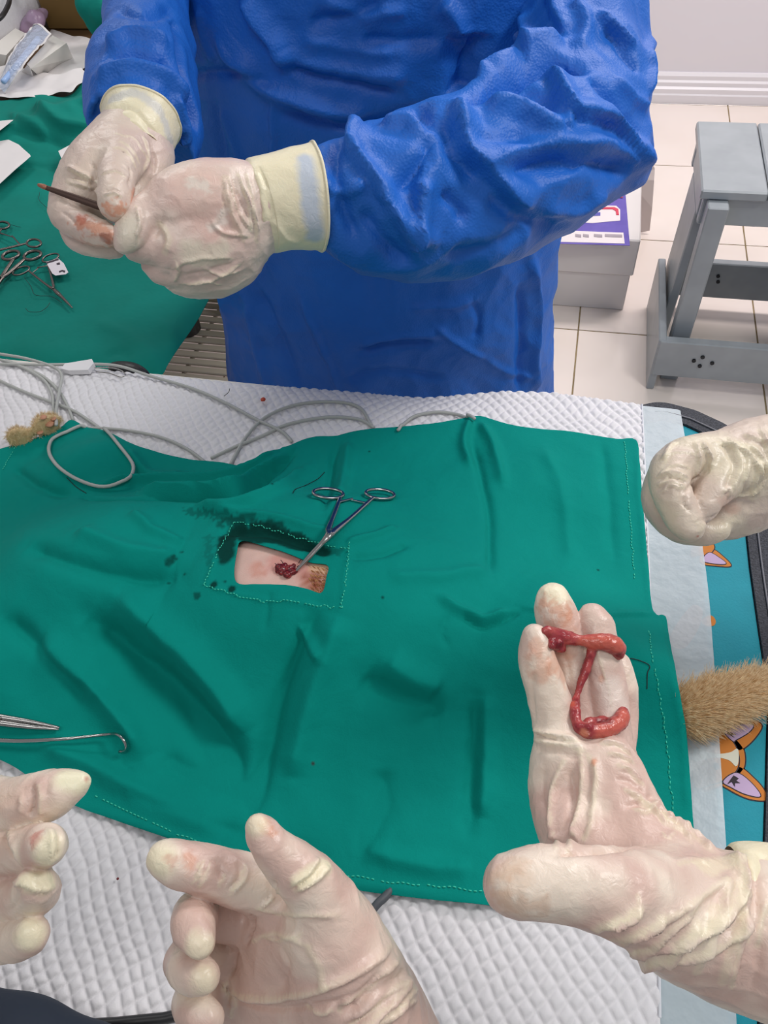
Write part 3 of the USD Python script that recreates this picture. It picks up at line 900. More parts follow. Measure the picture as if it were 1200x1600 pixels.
fb.v = np.maximum(fb.v, ((gz[None, None, :] - cover[..., None]) * 0.8)).astype(np.float32)
cm = fb.mesh(3)
cp = proj(cm.vertices)
fawn = A(S(214, 186, 140))
cc = np.tile(fawn, (len(cm.vertices), 1)) * (1 + 0.35 * (meshkit.fbm(cm.vertices * 90, 3)[:, None] - 0.5))
hc = hol3.mean(0)
skin = A(S(232, 192, 180))
dsk = np.abs(A(cm.vertices)[:, :2] - hc[:2]) / A([0.075, 0.05])
wk = np.clip((1.5 - dsk.max(1)) * 4, 0, 1)[:, None]
mot = meshkit.fbm(cm.vertices * 150, 3)[:, None]
cc = cc * (1 - wk) + wk * (skin * (1 - 0.25 * (mot - 0.4)))
NC = normals(cm)
paint(cm, cc, [([(398, 886), (402, 896)], 0.007, A(S(214, 140, 120)), 0.6, 0.5), ([(430, 880), (460, 880), (475, 895)], 0.012, A(S(214, 140, 130)), 0.7, 0.3), ([(492, 902), (500, 915)], 0.010, A(S(150, 74, 44)), 0.85, 0.6), ([(480, 915), (495, 922)], 0.007, A(S(170, 90, 60)), 0.6, 0.6), ([(495, 884), (510, 890)], 0.007, A(S(228, 186, 140)), 0.7, 0.3)], NC)
cat = thing('cat', 'sandy cat lying under the green drape, only belly skin, paws and tail showing', 'cat', (-0.2, 0.36, 0.922))
m_skin = mat('patient_skin', None, 0.55, tint=True, bump=(900, 0.25, 0.0006), subsurface_weight=0.12, subsurface_radius=(0.6, 0.25, 0.15), subsurface_scale=0.004)
obj('body', cm, m_skin, cat, tint=cc)
# wound
wc = pick(cm, [(447, 892)], NC)[0]
ff = Field(wc - 0.02, wc + 0.02, 0.0007)
for k in range(26):
    a, r = rng.random() * 6.28, rng.random() ** 0.5 * 0.0088
    ff.ball(wc + A([math.cos(a) * r * 1.15, math.sin(a) * r * 0.8, 0.0005 + rng.random() * 0.002]), 0.0014 + rng.random() * 0.0024, 0.0012)
wm = ff.mesh(1)
wcol = A(S(92, 16, 26)) + (A(S(168, 60, 62)) - A(S(92, 16, 26))) * np.clip((meshkit.fbm(wm.vertices * 700, 2)[:, None] - 0.45) * 3, 0, 1)
m_wet = mat('wet_tissue', None, 0.22, tint=True, bump=(700, 0.3, 0.0008))
obj('incision', wm, m_wet, cat, tint=wcol, label='dark red open incision')
sutv = []
for a, b in (((436, 888), (429, 883)), ((447, 888), (442, 880)), ((462, 890), (470, 886)), ((470, 884), (478, 876))):
    p, q = pick(cm, [a], NC)[0], pick(cm, [b], NC)[0]
    sutv.append(tube(spline([p + [0, 0, 0.002], (p + q) / 2 + [0, 0, 0.005], q + [0, 0, 0.003]], 8), 0.00035, 5))
obj('suture_end', cat_(*sutv), mat('black_suture', S(24, 24, 28), 0.5), cat)


def fur(name, base, nrm, length, width, lean, c0, c1, parent, droop=0.15, seed=1, frizz=0.2):
    r = np.random.default_rng(seed)
    n = len(base)
    pts = []
    for i in range(n):
        L = length * (0.6 + 0.7 * r.random())
        d = nrm[i] * (1 - lean[i][3]) + A(lean[i][:3]) * lean[i][3] + r.normal(0, frizz, 3)
        d /= np.linalg.norm(d)
        q = [base[i]]
        for k in range(3):
            d = d + A([0, 0, -droop]) + r.normal(0, frizz * 0.3, 3)
            d /= np.linalg.norm(d)
            q.append(q[-1] + d * L / 3)
        pts.append(q)
    M = A(UsdGeom.Xformable(parent).ComputeLocalToWorldTransform(Usd.TimeCode.Default()))[3, :3]
    c = UsdGeom.BasisCurves.Define(stage, fresh(str(parent.GetPath()), name))
    c.CreateTypeAttr('linear')
    c.CreateCurveVertexCountsAttr(Vt.IntArray.FromNumpy(np.full(n, 4, np.int32)))
    c.CreatePointsAttr(Vt.Vec3fArray.FromNumpy((A(pts).reshape(-1, 3) - M).astype(np.float32)))
    c.CreateWidthsAttr(Vt.FloatArray.FromNumpy(np.tile(A([1, 0.9, 0.65, 0.25]) * width, n).astype(np.float32)))
    c.SetWidthsInterpolation('vertex')
    usdkit.UsdShade.MaterialBindingAPI.Apply(c.GetPrim()).Bind(fur_mat(c0, c1))
    return tag(c.GetPrim(), kind='stuff')


def fur_mat(c0, c1):
    k = 'fur_%d' % (int(c0[0] * 1000) + int(c1[0] * 1000))
    if k not in LOOKS:
        LOOKS[k] = usdkit.material(stage, '/World/Looks/' + k, {'p': ('principled_bsdf', {'roughness': 0.6}), 'tc': ('geometry', {}), 'n': ('noise_texture', {'scale': 260.0, 'detail': 3.0}), 'r': ('rgb_ramp', {'ramp': [(0, c0), (0.36, c0), (0.62, c1), (1, c1)]})}, [('tc.position', 'n.vector'), ('n.fac', 'r.fac'), ('r.color', 'p.base_color')], surface='p.BSDF')
    return LOOKS[k]


# tail: a furred stub that lies across the film border
T0, T1, T2, T3 = at(1035, 1120, 0.931), at(1085, 1108, 0.939), at(1145, 1088, 0.943), at(1192, 1072, 0.938)
tp = spline(np.c_[A([T0, T1, T2, T3]), A([0.014, 0.0145, 0.012, 0.006])], 40)
tm_ = tube(tp[:, :3], tp[:, 3], 20)
tl = obj('tail', tm_, mat('tail_skin', S(186, 150, 108), 0.8), cat)
r_ = np.random.default_rng(4)
i = r_.integers(0, 40, 8500)
an = r_.random(8500) * 2 * math.pi
T = np.gradient(tp[:, :3], axis=0)
T /= np.linalg.norm(T, axis=1, keepdims=True)
N1 = np.cross(T, [0, 0, 1.0])
N1 /= np.linalg.norm(N1, axis=1, keepdims=True)
N2 = np.cross(N1, T)
nn = N1[i] * np.cos(an)[:, None] + N2[i] * np.sin(an)[:, None]
base = tp[i, :3] + nn * tp[i, 3][:, None] * 0.95 + T[i] * r_.normal(0, 0.001, 8500)[:, None]
lean = np.c_[T[i], np.full(8500, 0.62)]
out_ = ~shapely.contains_xy(shapely.Polygon(outline).buffer(-0.003), base[:, 0], base[:, 1])
base, nn, lean = base[out_], nn[out_], lean[out_]
fur('tail_fur', base, nn, 0.021, 0.00042, lean, S(206, 164, 112), S(248, 226, 184), cat, 0.04, 6, 0.16)
# paw fur
sel = np.nonzero((np.linalg.norm(cm.vertices - paw1, axis=1) < 0.034) | (np.linalg.norm(cm.vertices - paw2, axis=1) < 0.034))[0]
sel = r_.choice(sel, 2600)
b_ = A(cm.vertices)[sel] + r_.normal(0, 0.0012, (2600, 3)) - NC[sel] * 0.001
fur('paw_fur', b_, NC[sel], 0.0048, 0.00035, np.c_[np.tile([-0.3, 0.7, -0.1], (2600, 1)), np.full(2600, 0.45)], S(186, 152, 100), S(232, 212, 172), cat, 0.1, 8)
pads_ = []
for a, r in (((67, 654), 0.0042), ((79, 664), 0.0062), ((63, 676), 0.0042), ((84, 654), 0.0036)):
    p = pick(cm, [a], NC)[0]
    e = trimesh.creation.icosphere(2, r)
    e.apply_scale((1, 1, 0.55))
    e.apply_translation(p + [0, 0, 0.0012])
    pads_.append(e)
obj('paw_pads', cat_(*pads_), mat('pad_pink', S(196, 140, 112), 0.6), cat, label='pinkish bare toe pads')
# clipped fur at the window's right end
q = A([(p0, p1) for p0, p1 in zip(r_.uniform(482, 512, 420), r_.uniform(886, 926, 420))])
bb_ = pick(cm, q, NC)
fur('belly_fur', bb_, np.tile([0, 0, 1.0], (420, 1)), 0.0075, 0.0004, np.c_[np.tile([0.75, -0.45, 0.05], (420, 1)), np.full(420, 0.9)], S(150, 82, 50), S(216, 164, 112), cat, 0.1, 9, 0.1)
# ------------------------------------------------------------------ gloved hands
nodes = {'p': ('principled_bsdf', {'roughness': 0.36, 'specular_ior_level': 0.5, 'subsurface_weight': 0.05, 'subsurface_radius': (0.8, 0.5, 0.35), 'subsurface_scale': 0.004}), 'a': ('attribute', {'attribute': 'tint'}), 'tc': ('geometry', {}),
         'bn': ('noise_texture', {'scale': 160.0, 'detail': 4.0, 'distortion': 1.2}), 'b': ('bump', {'strength': 0.22, 'distance': 0.003}), 'bn2': ('noise_texture', {'scale': 900.0, 'detail': 2.0}), 'b2': ('bump', {'strength': 0.12, 'distance': 0.0006})}
m_glove = usdkit.material(stage, '/World/Looks/latex', nodes, [('a.color', 'p.base_color'), ('tc.position', 'bn.vector'), ('tc.position', 'bn2.vector'), ('bn.fac', 'b.height'), ('bn2.fac', 'b2.height'), ('b.normal', 'b2.normal'), ('b2.normal', 'p.normal')], surface='p.BSDF')
PINK, CREAM, PALE, SMEAR, BLOOD = (A(S(*c)) for c in ((208, 178, 166), (232, 222, 192), (230, 214, 198), (206, 140, 108), (178, 78, 66)))


def pts(spec):
    """(x, y, depth, half width) in the picture, as points and radii in metres."""
    P = A([atZ(a, b, Z) for a, b, Z, r in spec])
    return P, A([r * Z / F for a, b, Z, r in spec])


def hand(name, parent, palm, fingers, folds=(), marks=(), palm_k=0.014, finger_k=0.004, root_k=0.005, voxel=0.0013, label=None, base=None, crumple=0.0006):
    """A gloved hand as one skin: palm chains melted together, each finger its own chain rooted in the palm."""
    allp = [pts(c) for c in list(palm) + list(fingers)]
    lo = np.min([(P - R[:, None]).min(0) for P, R in allp], 0) - 0.02
    hi = np.max([(P + R[:, None]).max(0) for P, R in allp], 0) + 0.02
    body = Field(lo, hi, voxel)
    for c in palm:
        P, R = pts(c)
        body.chain(P, R, palm_k, max(4, 3 * len(P)))
    hands = Field(lo, hi, voxel)
    for c in fingers:
        P, R = pts(c)
        one = Field(lo, hi, voxel)
        one.chain(P, R, finger_k, max(6, 4 * len(P)))
        hands.join(one, 0.0012)
    body.join(hands, root_k)
    m = body.mesh(2)
    N = normals(m)
    n1 = meshkit.fbm(m.vertices * 70, 3, 4) - 0.5
    n2 = 1 - np.abs(2 * meshkit.noise(m.vertices * A([95, 60, 95]), 9) - 1)
    m.vertices = m.vertices + N * (crumple * (2.2 * n1 + 1.2 * n2 ** 3))[:, None]
    if folds:
        fold(m, [(f[0], f[1] * 0.85, f[2] * 1.15, *(f[3:] or ('f',))) for f in folds])
    m.vertices = relax(A(m.vertices), A(m.faces), 2)
    N = normals(m)
    v = A(m.vertices)
    w = np.clip((meshkit.fbm(v * 34 + 3.3, 3, 8) - 0.42) * 4.5, 0, 1)[:, None]
    b0, b1 = base or (PINK, PALE)
    col = b0 * (1 - w) + b1 * w
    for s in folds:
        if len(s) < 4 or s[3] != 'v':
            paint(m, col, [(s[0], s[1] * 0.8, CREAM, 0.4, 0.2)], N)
    paint(m, col, marks, N)
    return obj(name, m, m_glove, parent, tint=np.clip(col, 0, 1), label=label), m


def cuff(name, parent, chain, rim, folds=(), marks=(), label=None, colour=CREAM, voxel=0.0016):
    """A loose glove cuff: a wide sleeve of latex that ends in a rolled rim."""
    P, R = pts(chain)
    Q = spline(np.c_[P, R], 60)
    an = np.linspace(0, 2 * math.pi, 120, endpoint=False)
    T = np.gradient(Q[:, :3], axis=0)
    T /= np.linalg.norm(T, axis=1, keepdims=True)
    a = np.cross(T[0], [0.2, 0.3, 0.9])
    v = []
    for k in range(60):
        a = a - T[k] * (a @ T[k])
        a /= np.linalg.norm(a)
        b = np.cross(T[k], a)
        v.append(Q[k, :3] + Q[k, 3] * (np.cos(an)[:, None] * a + np.sin(an)[:, None] * b))
    v = A(v).reshape(-1, 3)
    v = v + 0.0035 * (meshkit.fbm(v * 45, 3, 2)[:, None] - 0.5) * (v - np.repeat(Q[:, :3], 120, 0)) / np.repeat(Q[:, 3], 120)[:, None]
    i, j = np.meshgrid(np.arange(59), np.arange(120), indexing='ij')
    q = np.stack([i * 120 + j, i * 120 + (j + 1) % 120, (i + 1) * 120 + (j + 1) % 120, (i + 1) * 120 + j], -1).reshape(-1, 4)
    m = trimesh.Trimesh(v, np.vstack([q[:, [0, 1, 2]], q[:, [0, 2, 3]]]), process=False)
    c = Q[30, :3]
    if ((m.vertices - np.repeat(Q[:, :3], 120, 0)) * normals(m)).sum() < 0:
        m.faces = m.faces[:, ::-1]
    if folds:
        fold(m, folds)
    ring = tube(A(m.vertices)[-120:], rim, 8, closed=True)
    n = len(m.vertices)
    col = np.tile(colour, (n, 1)) * (1 + 0.10 * (meshkit.fbm(A(m.vertices) * 60, 2)[:, None] - 0.5))
    paint(m, col, marks)
    m = cat_(m, ring)
    col = np.vstack([col, np.tile(CREAM, (len(m.vertices) - n, 1))])
    return obj(name, m, m_glove, parent, tint=np.clip(col, 0, 1), label=label)


# the hand at the right that holds out the excised tissue, palm up
pr = thing('person', 'person at the right edge, gloved palm holding out red tissue, other hand a fist', 'person', (0.35, 0.4, 1.2))
RH_PALM = [[(1260, 1475, 0.36, 100), (1180, 1462, 0.365, 97), (1105, 1434, 0.372, 84), (1040, 1390, 0.38, 62), (960, 1300, 0.405, 44), (890, 1175, 0.43, 36)],
           [(1060, 1395, 0.375, 56), (970, 1290, 0.402, 42), (932, 1175, 0.428, 36)], [(1085, 1405, 0.378, 54), (1000, 1310, 0.40, 38), (945, 1190, 0.425, 36)],
           [(1105, 1415, 0.385, 50), (1030, 1345, 0.40, 34), (966, 1264, 0.415, 28), (952, 1200, 0.43, 27)],
           [(880, 1180, 0.43, 38), (877, 1240, 0.425, 32), (890, 1292, 0.41, 34), (925, 1330, 0.39, 42)],
           [(1110, 1445, 0.37, 82), (1040, 1420, 0.352, 70)]]
RH_FING = [[(884, 1185, 0.43, 34), (869, 1130, 0.435, 31), (857, 1090, 0.436, 28), (841, 1037, 0.436, 25), (834, 990, 0.437, 15)],
           [(918, 1175, 0.436, 33), (908, 1120, 0.448, 28), (890, 1030, 0.455, 28), (871, 965, 0.458, 29), (863, 935, 0.46, 24)],
           [(955, 1185, 0.432, 30), (950, 1115, 0.443, 28), (940, 1030, 0.450, 26), (929, 975, 0.454, 24), (925, 961, 0.455, 18)],
           [(958, 1198, 0.43, 26), (970, 1130, 0.452, 21), (970, 1070, 0.458, 20), (966, 1036, 0.46, 16)],
           [(1040, 1415, 0.352, 72), (990, 1400, 0.34, 66), (930, 1388, 0.331, 54), (860, 1378, 0.33, 47), (800, 1382, 0.328, 44), (797, 1382, 0.328, 38)]]
RH_FOLDS = [([(835, 1140), (850, 1148), (875, 1153), (905, 1160)], 0.0018, 0.0024), ([(836, 1158), (860, 1164), (885, 1166), (912, 1172)], 0.002, 0.0022), ([(838, 1149), (870, 1157), (900, 1164)], 0.0011, 0.0016, 'v'), ([(838, 1172), (865, 1176), (905, 1182)], 0.0014, 0.0014, 'v'),
            ([(905, 1170), (908, 1220), (900, 1270), (885, 1330)], 0.0022, 0.0024), ([(920, 1180), (930, 1210), (925, 1260), (915, 1310)], 0.0024, 0.002), ([(880, 1190), (862, 1230), (858, 1280), (868, 1325)], 0.002, 0.0024), ([(850, 1200), (846, 1240), (852, 1280)], 0.003, 0.0018, 'v'), ([(893, 1200), (895, 1250), (880, 1310)], 0.003, 0.002, 'v'),
            ([(940, 1160), (965, 1165), (985, 1180)], 0.0016, 0.0022), ([(950, 1178), (968, 1180), (990, 1192)], 0.0016, 0.0018), ([(965, 1195), (985, 1205), (1002, 1225)], 0.0018, 0.002), ([(960, 1215), (985, 1225), (1008, 1240)], 0.0016, 0.0014, 'v'),
            ([(975, 1260), (1000, 1255), (1020, 1245)], 0.002, 0.0016, 'v'), ([(1025, 1250), (1010, 1268), (990, 1262)], 0.002, 0.0018), ([(1040, 1270), (1048, 1290), (1070, 1300)], 0.0022, 0.0016), ([(1075, 1290), (1090, 1310), (1110, 1325)], 0.0022, 0.0018), ([(1035, 1300), (1045, 1310), (1055, 1300)], 0.0012, 0.001),
            ([(960, 1470), (1020, 1450), (1080, 1415), (1140, 1370)], 0.0024, 0.002), ([(990, 1490), (1050, 1478), (1110, 1450), (1150, 1415)], 0.002, 0.0024), ([(1010, 1510), (1070, 1500), (1130, 1480), (1170, 1440)], 0.0024, 0.0022), ([(940, 1450), (985, 1435), (1005, 1420)], 0.0016, 0.0014), ([(1000, 1400), (995, 1420), (970, 1440), (950, 1447)], 0.0016, 0.0016),
            ([(1100, 1460), (1145, 1425), (1160, 1380), (1150, 1340)], 0.003, 0.003, 'f'), ([(1060, 1350), (1080, 1345), (1110, 1350)], 0.0016, 0.0013), ([(1130, 1500), (1150, 1440), (1165, 1400)], 0.003, 0.002, 'v'), ([(1170, 1470), (1160, 1430), (1175, 1390)], 0.002, 0.0018), ([(1185, 1480), (1190, 1440), (1200, 1410)], 0.002, 0.0018),
            ([(930, 1005), (945, 1060), (958, 1110)], 0.0012, 0.0006), ([(900, 1150), (925, 1158), (950, 1150)], 0.0016, 0.001, 'v'), ([(835, 1050), (832, 1090), (836, 1130)], 0.002, 0.0014, 'v'), ([(880, 1010), (892, 1070), (900, 1120)], 0.0012, 0.0008, 'v')]
RH_FOLDS += [([(866, 1332), (920, 1328), (975, 1322), (1020, 1318)], 0.003, 0.0045, 'v')]
RH_FOLDS += pleats([(1030, 1500), (1080, 1440), (1120, 1380), (1128, 1330)], [(1190, 1560), (1195, 1480), (1190, 1400), (1180, 1340)], 6, 0.0026, 0.0022, 1) + pleats([(960, 1210), (985, 1240), (1030, 1290)], [(1060, 1290), (1090, 1310), (1120, 1335)], 5, 0.0018, 0.0018, 2) + pleats([(900, 1460), (960, 1440), (1010, 1410)], [(1000, 1520), (1070, 1490), (1130, 1420)], 4, 0.0024, 0.0019, 3)
RH_MARKS = [([(862, 918), (872, 925)], 0.010, CREAM, 0.8, 0.1), ([(850, 945), (868, 950), (885, 960)], 0.006, SMEAR, 0.6, 0.9), ([(868, 1000), (880, 1040)], 0.010, SMEAR, 0.5, 0.7), ([(884, 950), (892, 980)], 0.003, SMEAR, 0.4, 0.4), ([(838, 1010), (850, 1050)], 0.008, SMEAR, 0.45, 0.7), ([(938, 1059), (941, 1062)], 0.0019, SMEAR, 0.9, 0.1), ([(929, 1188), (928, 1194)], 0.0013, SMEAR, 0.9, 0.1),
            ([(812, 1378), (795, 1395)], 0.006, A(S(204, 168, 138)), 0.3, 0.7), ([(785, 1400), (800, 1415), (850, 1418)], 0.005, A(S(196, 150, 118)), 0.35, 0.7), ([(770, 1372), (790, 1358), (820, 1352)], 0.004, A(S(200, 156, 122)), 0.3, 0.6), ([(1080, 1310), (1110, 1345)], 0.012, PINK, 0.5, 0.2), ([(1100, 1355), (1130, 1350), (1142, 1340)], 0.006, CREAM, 0.6, 0.3), ([(955, 1080), (965, 1110)], 0.010, A(S(234, 222, 212)), 0.6, 0.1)]
h1, m1 = hand('gloved_hand', pr, RH_PALM, RH_FING, RH_FOLDS, RH_MARKS, palm_k=0.012)
cuff('glove_cuff', pr, [(1150, 1430, 0.375, 96), (1172, 1432, 0.374, 108), (1205, 1440, 0.373, 112), (1260, 1455, 0.37, 116), (1330, 1470, 0.365, 120)], 0.0014,
     [([(1170, 1330), (1180, 1380), (1170, 1440), (1150, 1500)], 0.004, 0.004), ([(1196, 1330), (1198, 1400), (1190, 1480)], 0.004, 0.004, 'v')])

# the middle hand near the camera: thumb up, index stretched left, the other fingers curled
pa = thing('person', 'person nearest the camera, two empty gloved hands gesturing over the white pad', 'person', (-0.25, 0.05, 1.2))
MH_PALM = [[(625, 1670, 0.37, 66), (575, 1600, 0.37, 70), (525, 1515, 0.372, 62), (485, 1452, 0.372, 54), (450, 1412, 0.372, 42)], [(590, 1650, 0.375, 74), (530, 1550, 0.38, 72), (470, 1485, 0.38, 56), (424, 1450, 0.378, 36)],
           [(600, 1680, 0.38, 80), (510, 1590, 0.385, 74), (455, 1532, 0.385, 54), (402, 1500, 0.384, 36)], [(590, 1700, 0.385, 80), (495, 1640, 0.39, 66), (440, 1590, 0.39, 50), (400, 1556, 0.388, 36)],
           [(575, 1580, 0.362, 62), (530, 1485, 0.357, 52), (505, 1428, 0.353, 42)]]
MH_FING = [[(450, 1408, 0.37, 40), (412, 1388, 0.365, 37), (340, 1365, 0.358, 32), (285, 1350, 0.355, 30), (258, 1343, 0.354, 27)],
           [(425, 1450, 0.38, 32), (372, 1440, 0.378, 29), (318, 1426, 0.366, 29), (300, 1442, 0.347, 28), (314, 1474, 0.337, 21)],
           [(400, 1500, 0.386, 32), (352, 1496, 0.383, 28), (296, 1495, 0.368, 28), (294, 1515, 0.350, 26), (320, 1527, 0.342, 22)],
           [(395, 1552, 0.39, 32), (342, 1556, 0.383, 27), (300, 1562, 0.365, 25), (308, 1582, 0.352, 24), (330, 1592, 0.348, 20)],
           [(522, 1432, 0.354, 43), (500, 1396, 0.35, 39), (467, 1362, 0.345, 34), (427, 1325, 0.342, 27), (402, 1288, 0.34, 15)]]
MH_FOLDS = [([(455, 1385), (480, 1368), (500, 1345)], 0.0016, 0.0024), ([(462, 1392), (490, 1378), (515, 1358)], 0.0018, 0.0022), ([(452, 1392), (475, 1378), (502, 1352)], 0.001, 0.0012, 'v'), ([(330, 1340), (345, 1355), (352, 1385)], 0.0014, 0.0016, 'v'), ([(320, 1345), (312, 1365), (310, 1385)], 0.0014, 0.0012), ([(372, 1345), (375, 1370), (355, 1395)], 0.0014, 0.0014, 'v'), ([(382, 1350), (382, 1372), (362, 1396)], 0.0012, 0.0014),
            ([(432, 1375), (425, 1395), (402, 1418)], 0.0014, 0.002, 'v'), ([(402, 1420), (440, 1428), (490, 1432), (530, 1430)], 0.0016, 0.0014), ([(404, 1420), (425, 1405), (436, 1390)], 0.0012, 0.0016), ([(395, 1430), (392, 1455), (384, 1474)], 0.0012, 0.003, 'v'), ([(395, 1470), (430, 1460), (480, 1480)], 0.0016, 0.001), ([(370, 1482), (366, 1505), (358, 1528)], 0.0012, 0.0026, 'v'),
            ([(350, 1548), (400, 1562), (460, 1558), (520, 1540), (580, 1510), (612, 1480)], 0.0024, 0.0028), ([(360, 1556), (410, 1576), (470, 1575), (540, 1560), (600, 1525)], 0.0018, 0.0022, 'v'), ([(358, 1555), (350, 1545), (356, 1535)], 0.0014, 0.002), ([(530, 1580), (580, 1540), (625, 1502)], 0.002, 0.0024), ([(550, 1600), (600, 1560), (640, 1530)], 0.0018, 0.002), ([(580, 1610), (620, 1580), (650, 1562)], 0.0018, 0.0018), ([(540, 1590), (590, 1550), (632, 1515)], 0.0016, 0.0016, 'v'),
            ([(480, 1570), (500, 1585), (520, 1580)], 0.0014, 0.0014), ([(360, 1590), (366, 1570), (362, 1556)], 0.0014, 0.0018), ([(440, 1480), (450, 1510), (440, 1540)], 0.003, 0.001, 'v'), ([(480, 1480), (500, 1520), (505, 1545)], 0.003, 0.001), ([(414, 1465), (440, 1470), (470, 1460)], 0.0014, 0.001)]
MH_FOLDS += pleats([(470, 1600), (540, 1560), (615, 1480)], [(600, 1620), (640, 1580), (655, 1555)], 5, 0.0022, 0.0022, 4) + pleats([(300, 1335), (296, 1360), (292, 1380)], [(390, 1355), (385, 1380), (365, 1400)], 4, 0.001, 0.0007, 6)
MH_MARKS = [([(242, 1340), (250, 1345)], 0.009, CREAM, 0.8, 0.1), ([(262, 1342), (272, 1350)], 0.003, BLOOD, 0.35, 0.8), ([(295, 1340), (298, 1352)], 0.003, SMEAR, 0.5, 0.6), ([(415, 1290), (424, 1297)], 0.003, SMEAR, 0.7, 0.5), ([(396, 1283), (400, 1290)], 0.006, CREAM, 0.7, 0.1), ([(470, 1378), (495, 1362), (510, 1352)], 0.0045, CREAM, 0.9, 0.1), ([(318, 1480)], 0.008, CREAM, 0.7, 0.2), ([(322, 1530)], 0.008, CREAM, 0.7, 0.2), ([(540, 1470), (580, 1490)], 0.02, PINK, 0.5, 0.2)]
h2, m2 = hand('gloved_hand', pa, MH_PALM, MH_FING, MH_FOLDS, MH_MARKS)

def arm_sleeve(parent, spec, material):
    """The clothed forearm that carries on outside the picture."""
    P, R = pts(spec)
    Q = spline(np.c_[P, R], 70)
    m = tube(Q[:, :3], Q[:, 3], 60)
    crumple(m, 0.008, 0.07, 1, 1, 8)
    obj('sleeve', m, material, parent)


m_navy = mat('navy_cloth', S(28, 38, 54), 0.8, bump=(200, 0.3, 0.001))
m_sleeve = mat('blue_sleeve', S(24, 92, 184), 0.55, bump=(40, 0.3, 0.004))
arm_sleeve(pa, [(648, 1690, 0.37, 88), (700, 1790, 0.38, 104), (820, 2050, 0.37, 130), (960, 2400, 0.36, 150)], m_navy)
arm_sleeve(pa, [(-215, 1440, 0.40, 92), (-300, 1470, 0.405, 104), (-520, 1560, 0.40, 128), (-800, 1700, 0.38, 150)], m_navy)
arm_sleeve(pr, [(1285, 1462, 0.365, 104), (1400, 1480, 0.36, 112), (1650, 1500, 0.36, 130), (1950, 1420, 0.40, 150)], m_sleeve)
arm_sleeve(pr, [(1310, 702, 0.555, 62), (1400, 690, 0.56, 70), (1600, 680, 0.56, 86), (1800, 700, 0.55, 100)], m_sleeve)

# the left hand at the picture's edge
LH_PALM = [[(-220, 1420, 0.40, 90), (-120, 1350, 0.395, 70), (-60, 1290, 0.39, 52), (-5, 1264, 0.385, 38)], [(-220, 1430, 0.40, 90), (-110, 1380, 0.395, 66), (-15, 1328, 0.385, 38)], [(-220, 1450, 0.40, 90), (-110, 1420, 0.395, 64), (-15, 1400, 0.385, 36)], [(-220, 1470, 0.40, 90), (-110, 1465, 0.395, 60), (-20, 1465, 0.385, 32)]]
LH_FING = [[(-10, 1264, 0.385, 38), (25, 1258, 0.38, 34), (75, 1243, 0.375, 32), (112, 1229, 0.372, 19), (132, 1221, 0.371, 8)],
           [(-20, 1328, 0.385, 38), (25, 1325, 0.378, 34), (58, 1324, 0.362, 29), (72, 1320, 0.350, 26), (78, 1322, 0.345, 22)],
           [(-20, 1400, 0.385, 36), (20, 1398, 0.38, 31), (52, 1396, 0.366, 30), (58, 1384, 0.352, 24), (45, 1378, 0.346, 15)],
           [(-25, 1465, 0.385, 34), (5, 1466, 0.378, 28), (32, 1466, 0.366, 25), (48, 1460, 0.356, 22), (46, 1456, 0.352, 17)],
           [(-150, 1330, 0.385, 50), (-110, 1280, 0.37, 38), (-70, 1240, 0.36, 32), (-40, 1215, 0.355, 26)]]
LH_FOLDS = [([(46, 1228), (50, 1250), (48, 1275)], 0.0016, 0.0018, 'v'), ([(58, 1226), (62, 1250), (60, 1272)], 0.0016, 0.0018), ([(70, 1224), (70, 1245)], 0.0014, 0.0014, 'v'), ([(3, 1300), (15, 1330), (28, 1350)], 0.0018, 0.0022, 'v'), ([(8, 1296), (20, 1325), (34, 1352)], 0.0014, 0.0014), ([(74, 1295), (80, 1320), (76, 1350)], 0.0014, 0.0016), ([(90, 1300), (94, 1320), (88, 1342)], 0.0014, 0.0014, 'v'), ([(25, 1380), (55, 1390), (84, 1386)], 0.0014, 0.0022), ([(10, 1425), (25, 1410), (35, 1370)], 0.0014, 0.0014, 'v')]
LH_FOLDS += pleats([(20, 1235), (24, 1260), (20, 1285)], [(66, 1225), (70, 1250), (64, 1270)], 4, 0.0011, 0.0012, 9)
LH_MARKS = [([(104, 1215), (125, 1220), (138, 1216)], 0.0075, A(S(232, 226, 196)), 0.95, 0.05), ([(137, 1217)], 0.0014, BLOOD, 0.6, 0.2), ([(57, 1306), (54, 1316)], 0.0032, BLOOD, 0.55, 0.7), ([(80, 1320), (75, 1340)], 0.008, CREAM, 0.9, 0.1), ([(40, 1378), (75, 1378)], 0.006, CREAM, 0.95, 0.1), ([(45, 1460)], 0.010, CREAM, 0.9, 0.1), ([(20, 1260), (30, 1255)], 0.01, PINK, 0.6, 0.2)]
h3, m3 = hand('gloved_hand', pa, LH_PALM, LH_FING, LH_FOLDS, LH_MARKS)

